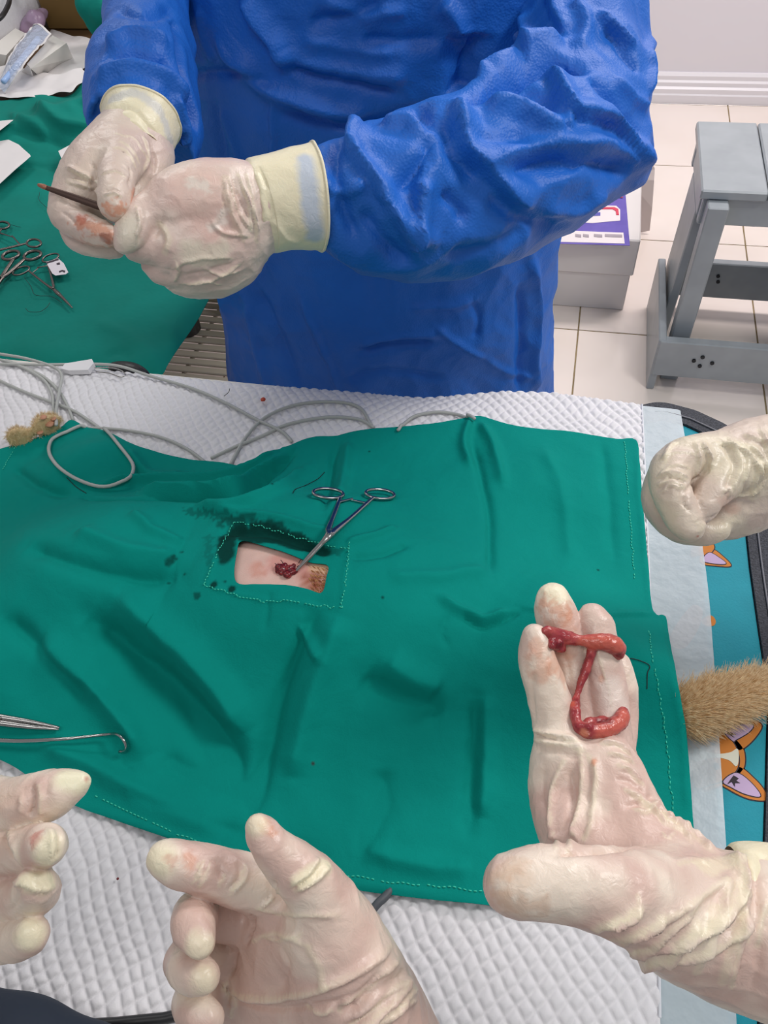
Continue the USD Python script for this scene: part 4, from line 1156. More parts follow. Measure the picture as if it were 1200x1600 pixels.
# the far right hand, half closed over the mat
FH_PALM = [[(1330, 700, 0.56, 62), (1250, 715, 0.55, 60), (1180, 720, 0.54, 56), (1120, 725, 0.53, 38), (1070, 718, 0.525, 30)], [(1250, 730, 0.55, 60), (1180, 745, 0.545, 55), (1110, 765, 0.54, 40), (1062, 760, 0.54, 30)], [(1200, 760, 0.55, 45), (1140, 790, 0.545, 40), (1075, 800, 0.548, 30)], [(1060, 745, 0.535, 38), (1048, 790, 0.545, 30)]]
FH_FING = [[(1075, 716, 0.525, 29), (1048, 735, 0.515, 28), (1050, 770, 0.505, 25), (1066, 806, 0.50, 23), (1080, 826, 0.498, 20)],
           [(1060, 755, 0.54, 30), (1036, 785, 0.535, 26), (1060, 820, 0.53, 22), (1100, 832, 0.525, 17), (1128, 828, 0.522, 13)],
           [(1100, 790, 0.545, 30), (1098, 825, 0.535, 18), (1125, 815, 0.527, 15), (1142, 806, 0.525, 13)],
           [(1160, 725, 0.525, 34), (1128, 752, 0.512, 26), (1106, 780, 0.505, 20), (1094, 803, 0.502, 17)],
           [(1140, 780, 0.54, 30), (1135, 800, 0.53, 20), (1146, 795, 0.525, 16)]]
FH_FOLDS = [([(1030, 745), (1050, 738), (1075, 748)], 0.0014, 0.002), ([(1028, 752), (1050, 746), (1072, 756)], 0.0011, 0.0012, 'v'), ([(1026, 760), (1050, 753), (1070, 762)], 0.0012, 0.0016), ([(1095, 692), (1110, 715), (1112, 735)], 0.002, 0.0026, 'f'), ([(1085, 690), (1092, 720), (1085, 745)], 0.002, 0.002), ([(1105, 725), (1090, 745), (1070, 770)], 0.0014, 0.002, 'v'),
            ([(1120, 690), (1160, 705), (1184, 735), (1178, 765), (1150, 778)], 0.0016, 0.0022), ([(1150, 690), (1185, 710), (1198, 745)], 0.002, 0.0018), ([(1130, 770), (1140, 765), (1138, 778)], 0.0012, 0.0018), ([(1068, 775), (1070, 790), (1080, 800)], 0.0012, 0.0016, 'v'), ([(1040, 720), (1046, 700), (1058, 692)], 0.002, 0.0014), ([(1165, 680), (1190, 690), (1200, 700)], 0.0018, 0.002), ([(1090, 815), (1120, 805), (1145, 790)], 0.0012, 0.0014, 'v')]
FH_FOLDS += pleats([(1115, 690), (1140, 720), (1130, 770)], [(1195, 670), (1205, 720), (1185, 780)], 6, 0.0024, 0.0024, 7) + pleats([(1035, 715), (1060, 700), (1090, 700)], [(1030, 780), (1045, 770), (1065, 775)], 4, 0.0012, 0.0011, 8)
FH_MARKS = [([(1090, 837)], 0.0013, BLOOD, 0.8, 0.2), ([(1072, 815), (1078, 830)], 0.006, PALE, 0.7, 0.2), ([(1130, 785), (1140, 795)], 0.006, A(S(214, 176, 158)), 0.5, 0.3)]
h4, m4 = hand('gloved_hand', pr, FH_PALM, FH_FING, FH_FOLDS, FH_MARKS, palm_k=0.012, base=(A(S(204, 186, 172)), A(S(214, 202, 180))))
cuff('glove_cuff', pr, [(1178, 716, 0.545, 56), (1200, 714, 0.547, 62), (1250, 708, 0.55, 66), (1330, 700, 0.555, 70)], 0.0014, [([(1190, 665), (1196, 700), (1192, 760)], 0.003, 0.003)])
# ------------------------------------------------------------------ the surgeon
nodes = {'p': ('principled_bsdf', {'roughness': 0.5, 'specular_ior_level': 0.35}), 'tc': ('geometry', {}), 'n': ('noise_texture', {'scale': 5.0, 'detail': 3.0}), 'r': ('rgb_ramp', {'ramp': [(0.3, S(22, 92, 184)), (0.7, S(30, 104, 200))]}),
         'v': ('voronoi_texture', {'scale': 420.0}), 'b': ('bump', {'strength': 0.28, 'distance': 0.0012}), 'n2': ('noise_texture', {'scale': 26.0, 'detail': 5.0, 'distortion': 1.0}), 'b2': ('bump', {'strength': 0.3, 'distance': 0.008})}
m_gown = usdkit.material(stage, '/World/Looks/gown_fabric', nodes, [('tc.position', 'n.vector'), ('tc.position', 'n2.vector'), ('n.fac', 'r.fac'), ('r.color', 'p.base_color'), ('tc.position', 'v.vector'), ('v.distance', 'b.height'), ('n2.fac', 'b2.height'), ('b2.normal', 'b.normal'), ('b.normal', 'p.normal')], surface='p.BSDF')
sg = thing('person', 'surgeon in a blue gown and cream latex gloves standing behind the table', 'person', (-0.26, 0.96, 0))

# body inside the gown
fb = Field((-0.62, 0.62, -0.01), (0.14, 1.2, 1.82), 0.013)
sk = [((-0.36, 0.98, 0.08), (-0.35, 0.97, 0.48), 0.05, 0.062), ((-0.35, 0.97, 0.48), (-0.34, 0.97, 0.88), 0.064, 0.088), ((-0.17, 0.98, 0.08), (-0.18, 0.97, 0.48), 0.05, 0.062), ((-0.18, 0.97, 0.48), (-0.19, 0.97, 0.88), 0.064, 0.088),
      ((-0.36, 1.0, 0.05), (-0.37, 0.86, 0.035), 0.045, 0.036), ((-0.17, 1.0, 0.05), (-0.16, 0.86, 0.035), 0.045, 0.036), ((-0.31, 0.965, 0.95), (-0.22, 0.965, 0.95), 0.11, 0.11), ((-0.265, 0.965, 0.98), (-0.265, 0.96, 1.25), 0.115, 0.12),
      ((-0.36, 0.96, 1.35), (-0.17, 0.96, 1.35), 0.085, 0.085), ((-0.265, 0.96, 1.38), (-0.265, 0.93, 1.52), 0.055, 0.05), ((-0.265, 0.92, 1.64), (-0.265, 0.905, 1.59), 0.092, 0.075), ((-0.265, 0.835, 1.6), (-0.265, 0.82, 1.585), 0.01, 0.014),
      ((-0.42, 0.96, 1.36), (-0.455, 0.93, 1.33), 0.05, 0.045), ((-0.09, 0.96, 1.36), (-0.02, 0.9, 1.3), 0.05, 0.045)]
for a, b, ra, rb in sk:
    fb.cone(a, b, ra, rb, 0.03)
for s in (-1, 1):
    fb.cone((-0.265 + s * 0.088, 0.925, 1.62), (-0.265 + s * 0.094, 0.93, 1.6), 0.014, 0.01, 0.006)
bm = fb.mesh(3)
bc = np.where((A(bm.vertices)[:, 2:] > 1.44), A(S(206, 160, 134)), np.where(A(bm.vertices)[:, 2:] < 0.075, A(S(60, 60, 66)), A(S(34, 70, 130))))
obj('body', bm, mat('body_cloth', None, 0.7, tint=True), sg, tint=bc)
fb = Field((-0.4, 0.78, 1.5), (-0.13, 1.06, 1.78), 0.007)
fb.cone((-0.265, 0.932, 1.655), (-0.265, 0.95, 1.66), 0.099, 0.09, 0.02)
fb.v = np.maximum(fb.v, (1.638 - (fb.lo[2] + fb.h * np.arange(fb.n[2])))[None, None, :]).astype(np.float32)
obj('surgical_cap', fb.mesh(2), m_gown, sg)
fb = Field((-0.38, 0.76, 1.48), (-0.15, 0.96, 1.66), 0.006)
fb.cone((-0.265, 0.9, 1.595), (-0.265, 0.9, 1.565), 0.085, 0.07, 0.02).cone((-0.265, 0.84, 1.59), (-0.265, 0.83, 1.585), 0.02, 0.02, 0.04)
fb.v = np.maximum(fb.v, (np.abs(fb.lo[2] + fb.h * np.arange(fb.n[2]) - 1.565) - 0.042)[None, None, :]).astype(np.float32)
obj('face_mask', fb.mesh(2), mat('mask_blue', S(150, 190, 215), 0.7), sg)

# gown: a loose shell from hem to shoulders
ZS = [0.34, 0.6, 0.74, 0.87, 1.0, 1.12, 1.22, 1.30, 1.36, 1.41, 1.45, 1.47]
XL = [-0.575, -0.56, -0.548, -0.528, -0.525, -0.522, -0.505, -0.485, -0.47, -0.44, -0.39, -0.33]
XR = [0.045, 0.03, 0.014, -0.004, -0.004, -0.004, -0.012, -0.02, -0.04, -0.08, -0.14, -0.20]
BY = [0.185, 0.175, 0.165, 0.155, 0.148, 0.142, 0.138, 0.132, 0.12, 0.10, 0.08, 0.065]
nz, na = 420, 620
zz = np.linspace(0.34, 1.47, nz)
xl, xr, by = np.interp(zz, ZS, XL), np.interp(zz, ZS, XR), np.interp(zz, ZS, BY)
k_ = np.exp(-(np.arange(-24, 25) / 11.0) ** 2)
k_ /= k_.sum()
xl, xr, by = (np.convolve(np.pad(q, 24, 'edge'), k_, 'valid') for q in (xl, xr, by))
th = np.linspace(0, 2 * math.pi, na, endpoint=False)
e_ = 0.82
cs_, sn_ = np.sign(np.cos(th)) * np.abs(np.cos(th)) ** e_, np.sign(np.sin(th)) * np.abs(np.sin(th)) ** e_
V = np.stack([((xl + xr) / 2)[:, None] + ((xr - xl) / 2)[:, None] * cs_, 0.965 - 0.02 * np.clip((zz - 1.1) / 0.3, 0, 1)[:, None] + by[:, None] * sn_, np.repeat(zz[:, None], na, 1)], -1).reshape(-1, 3)
i, j = np.meshgrid(np.arange(nz - 1), np.arange(na), indexing='ij')
q = np.stack([i * na + j, i * na + (j + 1) % na, (i + 1) * na + (j + 1) % na, (i + 1) * na + j], -1).reshape(-1, 4)
gm = trimesh.Trimesh(V, np.vstack([q[:, [0, 1, 2]], q[:, [0, 2, 3]]]), process=False)


crumple(gm, 0.012, 0.07, 1.0, 0.8, 11)
G_FOLDS = [([(376, -5), (398, 35), (420, 62), (448, 108)], 0.009, 0.013, 'f'), ([(335, 45), (360, 85), (400, 122), (440, 150), (520, 176), (590, 182)], 0.012, 0.014), ([(440, 104), (500, 118), (560, 132), (622, 148)], 0.006, 0.009, 'v'), ([(430, 165), (500, 190), (560, 196), (640, 184), (700, 165)], 0.010, 0.014, 'v'), ([(455, 95), (540, 112), (640, 122)], 0.009, 0.007),
           ([(300, 119), (340, 113), (380, 113), (430, 134)], 0.006, 0.007, 'v'), ([(424, 152), (424, 200), (424, 246)], 0.004, 0.005, 'f'), ([(345, 170), (362, 215), (378, 255)], 0.008, 0.007), ([(330, 150), (345, 220), (352, 300)], 0.010, 0.007, 'v'), ([(310, 10), (318, 60), (335, 100)], 0.007, 0.006),
           ([(735, 50), (728, 100), (722, 150)], 0.02, 0.02, 'v'), ([(690, 0), (715, 40), (735, 80)], 0.010, 0.012), ([(480, 35), (530, 28), (600, 8)], 0.007, 0.006, 'v'), ([(500, 0), (560, 22), (640, 20)], 0.007, 0.006), ([(560, 60), (620, 66), (690, 55)], 0.008, 0.006, 'v'), ([(470, 60), (540, 75), (620, 85)], 0.008, 0.005),
           ([(468, 460), (492, 520), (520, 580), (530, 615)], 0.006, 0.006), ([(400, 450), (440, 540), (470, 615)], 0.014, 0.010, 'v'), ([(560, 550), (610, 538), (680, 536)], 0.006, 0.008, 'v'), ([(560, 540), (620, 526), (690, 524)], 0.007, 0.005), ([(680, 510), (720, 540), (760, 560)], 0.005, 0.006), ([(640, 480), (700, 478), (740, 470)], 0.008, 0.006), ([(830, 400), (838, 480), (835, 560), (838, 615)], 0.009, 0.012), ([(812, 440), (816, 520), (812, 615)], 0.009, 0.010, 'v'), ([(738, 470), (748, 500), (740, 530)], 0.006, 0.005, 'v'), ([(385, 470), (400, 540), (420, 610)], 0.010, 0.008), ([(760, 560), (790, 580), (830, 590)], 0.006, 0.005), ([(540, 590), (600, 580), (700, 590)], 0.008, 0.006, 'v')]
fold(gm, G_FOLDS)
obj('gown', gm, m_gown, sg)


def sleeve(name, chains, folds, cut, k=0.02, voxel=0.003, amp=0.012, shrink=0.006):
    """cut: (point, direction) of the plane that ends the sleeve at the cuff."""
    al = [pts(c) for c in chains]
    lo = np.min([(P - R[:, None]).min(0) for P, R in al], 0) - 0.03
    hi = np.max([(P + R[:, None]).max(0) for P, R in al], 0) + 0.03
    f = Field(lo, hi, voxel)
    for c, (P, R) in zip(chains, al):
        f.chain(P, R - shrink, k, 3 * len(P))
    g = [f.lo[a] + f.h * np.arange(f.n[a]) for a in range(3)]
    d = A(cut[1]) / np.linalg.norm(cut[1])
    f.v = np.maximum(f.v, (g[0][:, None, None] - cut[0][0]) * d[0] + (g[1][None, :, None] - cut[0][1]) * d[1] + (g[2][None, None, :] - cut[0][2]) * d[2]).astype(np.float32)
    m = f.mesh(4)
    crumple(m, amp, 0.065, 1.0, 1.0, 5)
    fold(m, folds)
    m.vertices = relax(A(m.vertices), A(m.faces), 2)
    return obj(name, m, m_gown, sg)


SLV = [[(470, 312, 0.638, 66), (512, 310, 0.645, 72), (560, 304, 0.65, 88), (640, 298, 0.67, 104), (740, 285, 0.695, 118), (850, 235, 0.73, 120), (895, 170, 0.76, 104), (890, 60, 0.79, 104), (880, -80, 0.83, 110)], [(545, 330, 0.65, 76), (622, 345, 0.67, 84), (700, 340, 0.69, 88), (800, 300, 0.72, 92)], [(880, 255, 0.73, 84), (955, 235, 0.75, 60), (985, 255, 0.755, 34)], [(905, 180, 0.76, 98), (905, 60, 0.79, 98), (900, -80, 0.82, 104)]]
S_FOLDS = [([(560, 186), (546, 215), (548, 240), (590, 296), (625, 350), (645, 395)], 0.0065, 0.013, 'f'), ([(530, 205), (520, 250), (535, 320), (560, 380)], 0.007, 0.009, 'v'), ([(505, 270), (530, 300), (575, 285)], 0.005, 0.006), ([(645, 160), (662, 185), (668, 230), (640, 280), (610, 310)], 0.008, 0.010, 'v'), ([(600, 200), (640, 190), (680, 215)], 0.008, 0.010),
           ([(656, 272), (652, 330), (640, 392)], 0.007, 0.011, 'f'), ([(690, 300), (720, 330), (725, 345)], 0.006, 0.007, 'v'), ([(706, 156), (722, 200), (735, 240), (785, 292), (830, 330)], 0.008, 0.013, 'f'), ([(690, 180), (705, 230), (745, 280)], 0.008, 0.009, 'v'), ([(755, 158), (800, 172), (840, 184), (880, 202)], 0.010, 0.014), ([(880, 202), (884, 185), (874, 165)], 0.006, 0.007),
           ([(725, 156), (765, 140), (804, 120), (867, 95), (930, 98)], 0.010, 0.022, 'v'), ([(740, 125), (790, 105), (850, 76), (885, 66)], 0.010, 0.016), ([(850, 102), (875, 150), (895, 182), (942, 184), (985, 225), (1010, 262)], 0.008, 0.014, 'f'), ([(800, 150), (830, 140), (850, 160), (862, 190)], 0.008, 0.010, 'v'), ([(1008, 262), (950, 230), (890, 226), (820, 234), (742, 250)], 0.009, 0.011), ([(990, 262), (930, 258), (860, 252), (780, 275)], 0.009, 0.011, 'v'),
           ([(812, 20), (820, 60), (830, 104)], 0.006, 0.009, 'f'), ([(795, 10), (800, 50), (790, 84)], 0.007, 0.010, 'v'), ([(742, 0), (760, 45), (780, 82)], 0.008, 0.010), ([(854, -4), (868, 25), (884, 56)], 0.006, 0.008, 'f'), ([(900, 0), (915, 40), (905, 80)], 0.007, 0.007), ([(933, 20), (965, 45), (992, 76)], 0.005, 0.008), ([(945, 40), (975, 80), (1000, 110)], 0.006, 0.007, 'v'), ([(1020, 60), (1016, 105), (1010, 150)], 0.007, 0.009), ([(960, 120), (985, 150), (1010, 170)], 0.007, 0.007), ([(925, 110), (965, 165), (1000, 230)], 0.010, 0.010, 'v'),
           ([(760, 300), (800, 335), (870, 355)], 0.010, 0.008, 'v'), ([(850, 330), (900, 330), (950, 300)], 0.009, 0.007), ([(690, 200), (760, 215), (830, 220)], 0.010, 0.006, 'v'), ([(600, 320), (640, 350), (690, 380)], 0.010, 0.008), ([(560, 330), (600, 380), (640, 415)], 0.008, 0.008, 'v'), ([(700, 400), (760, 390), (830, 360)], 0.010, 0.007, 'v')]
sleeve('sleeve', SLV, S_FOLDS, (atZ(486, 310, 0.64), atZ(430, 318, 0.63) - atZ(520, 306, 0.642)))
SLV2 = [[(205, 240, 0.645, 58), (214, 190, 0.67, 72), (220, 130, 0.695, 80), (228, 50, 0.75, 62), (222, -80, 0.83, 62)], [(250, 260, 0.69, 54), (258, 190, 0.71, 56), (250, 110, 0.74, 54), (240, 20, 0.78, 52)]]
S2_FOLDS = [([(170, 70), (215, 56), (262, 70)], 0.007, 0.010), ([(172, 92), (220, 84), (270, 100)], 0.008, 0.010, 'v'), ([(150, 120), (200, 104), (260, 118), (290, 150)], 0.008, 0.009), ([(280, 30), (286, 90), (298, 150), (312, 215)], 0.008, 0.010, 'v'), ([(180, 10), (230, 22), (275, 10)], 0.008, 0.008, 'v'), ([(272, 150), (285, 190), (290, 225)], 0.006, 0.008), ([(145, 150), (155, 165), (152, 190)], 0.005, 0.007, 'v')]
sleeve('sleeve', SLV2, S2_FOLDS, (atZ(222, 196, 0.66), atZ(205, 245, 0.645) - atZ(215, 175, 0.668)))

S1_PALM = [[(222, 185, 0.665, 34), (210, 205, 0.652, 38), (192, 240, 0.635, 44), (155, 282, 0.62, 46), (128, 318, 0.61, 34)], [(228, 225, 0.65, 28), (230, 255, 0.64, 26), (226, 282, 0.632, 20)], [(180, 260, 0.63, 40), (120, 330, 0.615, 28)]]
S1_FING = [[(196, 240, 0.62, 38), (184, 268, 0.598, 27), (180, 298, 0.578, 23), (178, 320, 0.572, 21), (178, 327, 0.571, 17)], [(125, 305, 0.61, 32), (104, 330, 0.60, 24), (120, 349, 0.592, 20), (150, 362, 0.582, 18), (174, 371, 0.577, 14)], [(124, 335, 0.618, 26), (118, 368, 0.61, 17), (145, 383, 0.605, 15), (182, 389, 0.60, 12)], [(222, 268, 0.63, 24), (212, 298, 0.618, 13), (207, 318, 0.612, 11)]]
S1_FOLDS = [([(105, 262), (130, 275), (148, 286)], 0.0016, 0.0022), ([(110, 275), (135, 285), (150, 292)], 0.0014, 0.0022, 'v'), ([(140, 250), (150, 270), (152, 290)], 0.0018, 0.002, 'v'), ([(120, 290), (140, 296), (152, 305)], 0.0014, 0.0018), ([(160, 272), (180, 268), (196, 276)], 0.0012, 0.0018), ([(165, 300), (178, 296), (192, 302)], 0.0011, 0.0016, 'v'), ([(165, 306), (178, 302), (190, 308)], 0.0011, 0.0014), ([(203, 262), (206, 275), (200, 290)], 0.0014, 0.002, 'v'), ([(225, 215), (232, 240), (226, 265)], 0.002, 0.0016), ([(235, 225), (242, 248), (238, 275)], 0.0016, 0.0018, 'v'), ([(96, 330), (110, 340), (118, 352)], 0.0014, 0.0014, 'v')]
S1_FOLDS += pleats([(180, 205), (215, 215), (240, 260)], [(165, 225), (195, 240), (215, 275)], 3, 0.0015, 0.0007, 12) + pleats([(110, 255), (130, 270), (150, 275)], [(100, 290), (125, 295), (150, 300)], 4, 0.0013, 0.0014, 13)
S1_MARKS = [([(168, 326), (180, 330), (192, 328)], 0.0055, A(S(206, 134, 100)), 0.7, 0.8), ([(122, 342), (135, 352), (160, 362), (172, 370)], 0.006, A(S(200, 122, 86)), 0.65, 0.9), ([(130, 345), (124, 338)], 0.004, A(S(176, 84, 60)), 0.6, 0.6), ([(165, 372), (170, 376)], 0.004, A(S(120, 60, 44)), 0.6, 0.5), ([(120, 376), (150, 390), (176, 392)], 0.006, A(S(198, 132, 104)), 0.7, 0.6), ([(210, 300), (207, 315)], 0.004, A(S(204, 140, 112)), 0.7, 0.3), ([(192, 238)], 0.001, A(S(120, 100, 90)), 0.8, 0)]
hs1, ms1 = hand('gloved_hand', sg, S1_PALM, S1_FING, S1_FOLDS, S1_MARKS, base=(A(S(208, 186, 176)), A(S(214, 196, 182))))
cuff('glove_cuff', sg, [(208, 240, 0.636, 47), (212, 222, 0.642, 54), (217, 204, 0.648, 57), (221, 188, 0.653, 60)], 0.0012, [([(172, 200), (215, 192), (258, 262)], 0.002, 0.0012), ([(168, 185), (205, 170), (262, 230)], 0.003, 0.002, 'v')],
     [([(175, 155), (210, 145), (250, 175), (268, 225)], 0.0055, A(S(188, 192, 202)), 0.55, 0.25)])
S2_PALM = [[(480, 310, 0.637, 48), (440, 318, 0.63, 48), (400, 325, 0.625, 52), (340, 322, 0.612, 54), (280, 318, 0.60, 40), (262, 332, 0.597, 34)], [(400, 345, 0.63, 40), (350, 372, 0.622, 50), (295, 385, 0.612, 42), (262, 385, 0.606, 32)], [(385, 362, 0.636, 32), (345, 400, 0.632, 44), (305, 418, 0.626, 34)], [(365, 395, 0.64, 38), (328, 426, 0.636, 30)], [(360, 300, 0.61, 36), (300, 306, 0.603, 34)]]
S2_FING = [[(272, 322, 0.597, 32), (228, 335, 0.588, 25), (206, 362, 0.58, 22), (194, 380, 0.577, 15)], [(262, 370, 0.604, 32), (232, 384, 0.597, 24), (208, 388, 0.592, 14)], [(292, 415, 0.62, 32), (258, 420, 0.616, 22), (236, 412, 0.612, 14)], [(325, 428, 0.634, 30), (292, 440, 0.628, 20), (268, 434, 0.624, 14)]]
S2_FOLDS = [([(212, 322), (216, 345), (210, 372)], 0.0012, 0.0022), ([(220, 325), (224, 350), (216, 380)], 0.0011, 0.0016, 'v'), ([(355, 275), (362, 300), (372, 330), (392, 360)], 0.0018, 0.002), ([(362, 275), (374, 310), (392, 345)], 0.0014, 0.0016, 'v'), ([(372, 272), (382, 300), (398, 340), (402, 365)], 0.0018, 0.0022), ([(330, 350), (350, 365), (390, 370)], 0.0016, 0.0016), ([(320, 420), (345, 430), (370, 425)], 0.0014, 0.0018), ([(300, 445), (320, 440), (345, 445)], 0.0012, 0.0012), ([(272, 440), (280, 425), (276, 410)], 0.0016, 0.0018), ([(330, 352), (345, 340), (350, 315)], 0.002, 0.0012), ([(250, 350), (262, 370), (258, 395)], 0.004, 0.0022), ([(240, 372), (252, 352), (256, 330)], 0.0025, 0.0012, 'v')]
S2_FOLDS += pleats([(335, 280), (345, 320), (370, 375)], [(390, 270), (402, 320), (405, 380)], 5, 0.0022, 0.0020, 10) + pleats([(270, 415), (310, 400), (360, 400)], [(290, 450), (330, 448), (380, 420)], 3, 0.0022, 0.0014, 11)
S2_MARKS = [([(310, 300), (330, 330), (340, 350)], 0.024, A(S(222, 182, 170)), 0.55, 0.2), ([(300, 285), (320, 290)], 0.006, A(S(232, 222, 210)), 0.7, 0.5), ([(330, 355), (345, 348), (350, 330)], 0.004, A(S(232, 220, 210)), 0.7, 0.4), ([(200, 350), (205, 380)], 0.010, A(S(206, 198, 180)), 0.7, 0.2), ([(300, 400), (340, 395)], 0.012, A(S(220, 210, 190)), 0.7, 0.4)]
hs2, ms2 = hand('gloved_hand', sg, S2_PALM, S2_FING, S2_FOLDS, S2_MARKS, palm_k=0.012, base=(A(S(216, 190, 180)), A(S(220, 202, 190))))
cuff('glove_cuff', sg, [(385, 327, 0.624, 56), (402, 324, 0.626, 68), (415, 321, 0.628, 71), (450, 314, 0.632, 73), (480, 311, 0.636, 76), (495, 310, 0.638, 79)], 0.0013, [([(398, 262), (410, 300), (412, 350), (408, 395)], 0.0018, 0.0022), ([(405, 262), (420, 310), (425, 385)], 0.0014, 0.0016, 'v'), ([(425, 340), (445, 370), (470, 380)], 0.003, 0.0016)],
     [([(478, 250), (484, 300), (492, 370)], 0.009, A(S(182, 194, 214)), 0.85, 0.15)])
# ------------------------------------------------------------------ instruments
m_inst = mat('instrument_steel', S(170, 168, 166), 0.24, metallic=1.0)
m_inst2 = mat('instrument_dull', S(120, 112, 108), 0.33, metallic=1.0)


def clamp(name, label, ringA, ringB, pivot, tip, up, ra=(0.0125, 0.0095), sh=0.0021, group=None, material=None, teeth=True, cat='forceps', jaw=1.0):
    """A ring-handled clamp: two crossing arms (each jaw, shank and finger ring in one), a joint screw and a ratchet."""
    material = material or m_inst
    A_, B_, P, T = (A(q, float) for q in (ringA, ringB, pivot, tip))
    up = A(up, float) / np.linalg.norm(up)
    t = thing(name, label, cat, P, group)
    u = (T - P) / np.linalg.norm(T - P)
    s = np.cross(up, u)
    s /= np.linalg.norm(s)
    for ring, sg_ in ((A_, 1), (B_, -1)):
        w = ring - P
        w /= np.linalg.norm(w)
        e1 = (A_ - B_) / np.linalg.norm(A_ - B_)
        e2 = np.cross(up, e1)
        e2 = e2 / np.linalg.norm(e2) * np.sign((P - ring) @ e2 + 0.0)
        e2 /= np.linalg.norm(e2)
        e1 = e1 * (-1 if sg_ > 0 else 1)
        an = np.linspace(0, 2 * math.pi, 44, endpoint=False)
        R = ring + ra[0] * np.cos(an)[:, None] * e1 + ra[1] * np.sin(an)[:, None] * e2
        ringm = tube(R, sh * 0.78, 10, closed=True)
        inn = ring + 0.66 * ra[0] * e1 + 0.78 * ra[1] * e2
        mid = P + 0.5 * (inn - P) - 0.001 * e1
        side = sg_ * s * sh * 0.45 * np.sign((ring - P) @ s + 1e-9)
        pth = spline(A([inn, inn + (P - inn) * 0.12, mid, P + w * 0.012, P + up * 0.0004 * sg_, P + (T - P) * 0.5 - sg_ * up * 0.0002 + side * 0.5, T - side * 0.0]), 50)
        rad = np.interp(np.linspace(0, 1, 50), [0, 0.1, 0.4, 0.58, 0.66, 0.72, 0.86, 1], A([0.8, 0.95, 1.0, 1.45, 1.75, 1.3 * jaw, 1.05 * jaw, 0.55 * jaw]) * sh)
        arm = tube(pth, rad, 12, flat=0.72, flat_dir=up)
        obj('arm', cat_(arm, ringm), material, t)
        if teeth:
            rq = P + 0.86 * (inn - P)
            c = P + 0.86 * ((A_ + B_) / 2 - P)
            k = (c - rq) / (np.linalg.norm(c - rq) + 1e-9)
            L = np.linalg.norm(c - rq) * 1.1
            obj('ratchet', tube(A([rq, rq + k * L * 0.5, rq + k * L]) + up * 0.0006 * sg_, [0.0016, 0.0014, 0.0012], 8, flat=0.6, flat_dir=up), material, t)
    sc = tube(A([P + up * sh * 1.0, P + up * sh * 1.75]), 0.0019, 14)
    obj('joint_screw', sc, material, t, smooth=40)
    return t


hA, hB = on_drape(513, 771, 0.007), on_drape(594, 772, 0.007)
hP, hT = on_drape(513, 838, 0.017), wc + A([0.010, -0.0008, 0.004])
hu = np.cross(hB - hA, hP - (hA + hB) / 2)
hu = hu if hu[2] > 0 else -hu
clamp('hemostat', 'shiny steel hemostat lying on the green drape with its tip in the incision', hA, hB, hP, hT, hu, (0.0165, 0.0105), 0.0024, 'ring-handled surgical clamps')

IZ = 0.884
ip = lambda x, y, up=0.004: at(x, y, IZ + up)
clamp('needle_holder', 'dark needle holder with a broad shank among the clamps on the trolley drape', ip(17, 399, 0.006), ip(51, 399, 0.006), ip(2, 436, 0.006), ip(-40, 492, 0.004), (0, 0, 1), (0.0145, 0.0135), 0.0036, 'ring-handled surgical clamps', m_inst2, False, jaw=1.6)
clamp('hemostat', 'small hemostat with a white paper tag on its ring on the trolley drape', ip(79, 403), ip(33, 423), ip(84, 452), ip(113, 481, 0.003), (0, 0, 1), (0.0145, 0.0112), 0.002, 'ring-handled surgical clamps', m_inst2)
clamp('hemostat', 'hemostat whose single ring shows above the needle holder on the trolley drape', ip(53, 380, 0.011), ip(4, 352, 0.004), ip(-30, 397, 0.009), ip(-90, 404, 0.004), (0, 0, 1), (0.0175, 0.0105), 0.0026, 'ring-handled surgical clamps', m_inst2)
tg = thing('paper_tag', 'white paper tag with dark marks looped on the small hemostat ring', 'tag', ip(90, 418, 0.004))
tagp = shapely.Polygon(px([(72, 410), (91, 404), (100, 412), (107, 426), (103, 429), (87, 431), (82, 428)], IZ + 0.006)[:, :2])
tgm = trimesh.creation.extrude_polygon(tagp, 0.0006, engine='earcut')
tgm.apply_translation((0, 0, IZ + 0.0062))
obj('card', tgm, mat('tag_paper', S(225, 220, 226), 0.7), tg, smooth=False)
for pl in ([(88, 412), (93, 410), (94, 413), (90, 414)], [(92, 424), (97, 422), (102, 423), (101, 426), (97, 424), (93, 426)], [(72, 410), (91, 404), (92, 406), (73, 412)]):
    q = slab(px(pl, IZ + 0.007)[:, :2], IZ + 0.0068, IZ + 0.0074)
    obj('mark', q, mat('tag_ink', S(60, 52, 62), 0.7), tg, smooth=False)

m_sut = mat('black_suture', S(24, 24, 28), 0.5)


def thread(label, P, n=40, r=0.0004):
    return tag(obj('suture_thread', tube(spline(P, n), r, 5), m_sut), label, 'thread', 'loose black sutures')


thread('black suture thread curling from under the trolley clamps', A([ip(38, 434, 0.001), ip(48, 447, 0.001), ip(53, 459, 0.001), ip(62, 462, 0.001), ip(80, 463, 0.001), ip(97, 473, 0.001)]))
thread('short curled suture on the trolley drape in front of the clamps', A([ip(40, 482, 0.001), ip(46, 487, 0.001), ip(62, 487, 0.001), ip(73, 480, 0.001), ip(78, 473, 0.001)]))
thread('straight suture on the trolley drape left of the dark held instrument', A([ip(-5, 346, 0.001), ip(12, 350, 0.001), ip(32, 355, 0.001)]))
thread('thin suture hanging below the held instrument over the trolley', A([ip(62, 300, 0.001), ip(61, 312, 0.001), ip(68, 320, 0.001), ip(80, 330, 0.001)]))
dp = lambda x, y, up=0.0006: drape_pts([(x, y), (x + 1, y)], 2, up)[0]
thread('curved suture on the drape between the dark fold and hemostat', A([dp(456, 769), dp(462, 762), dp(475, 755), (dp(490, 750) + dp(500, 746)) / 2, dp(508, 738)]))
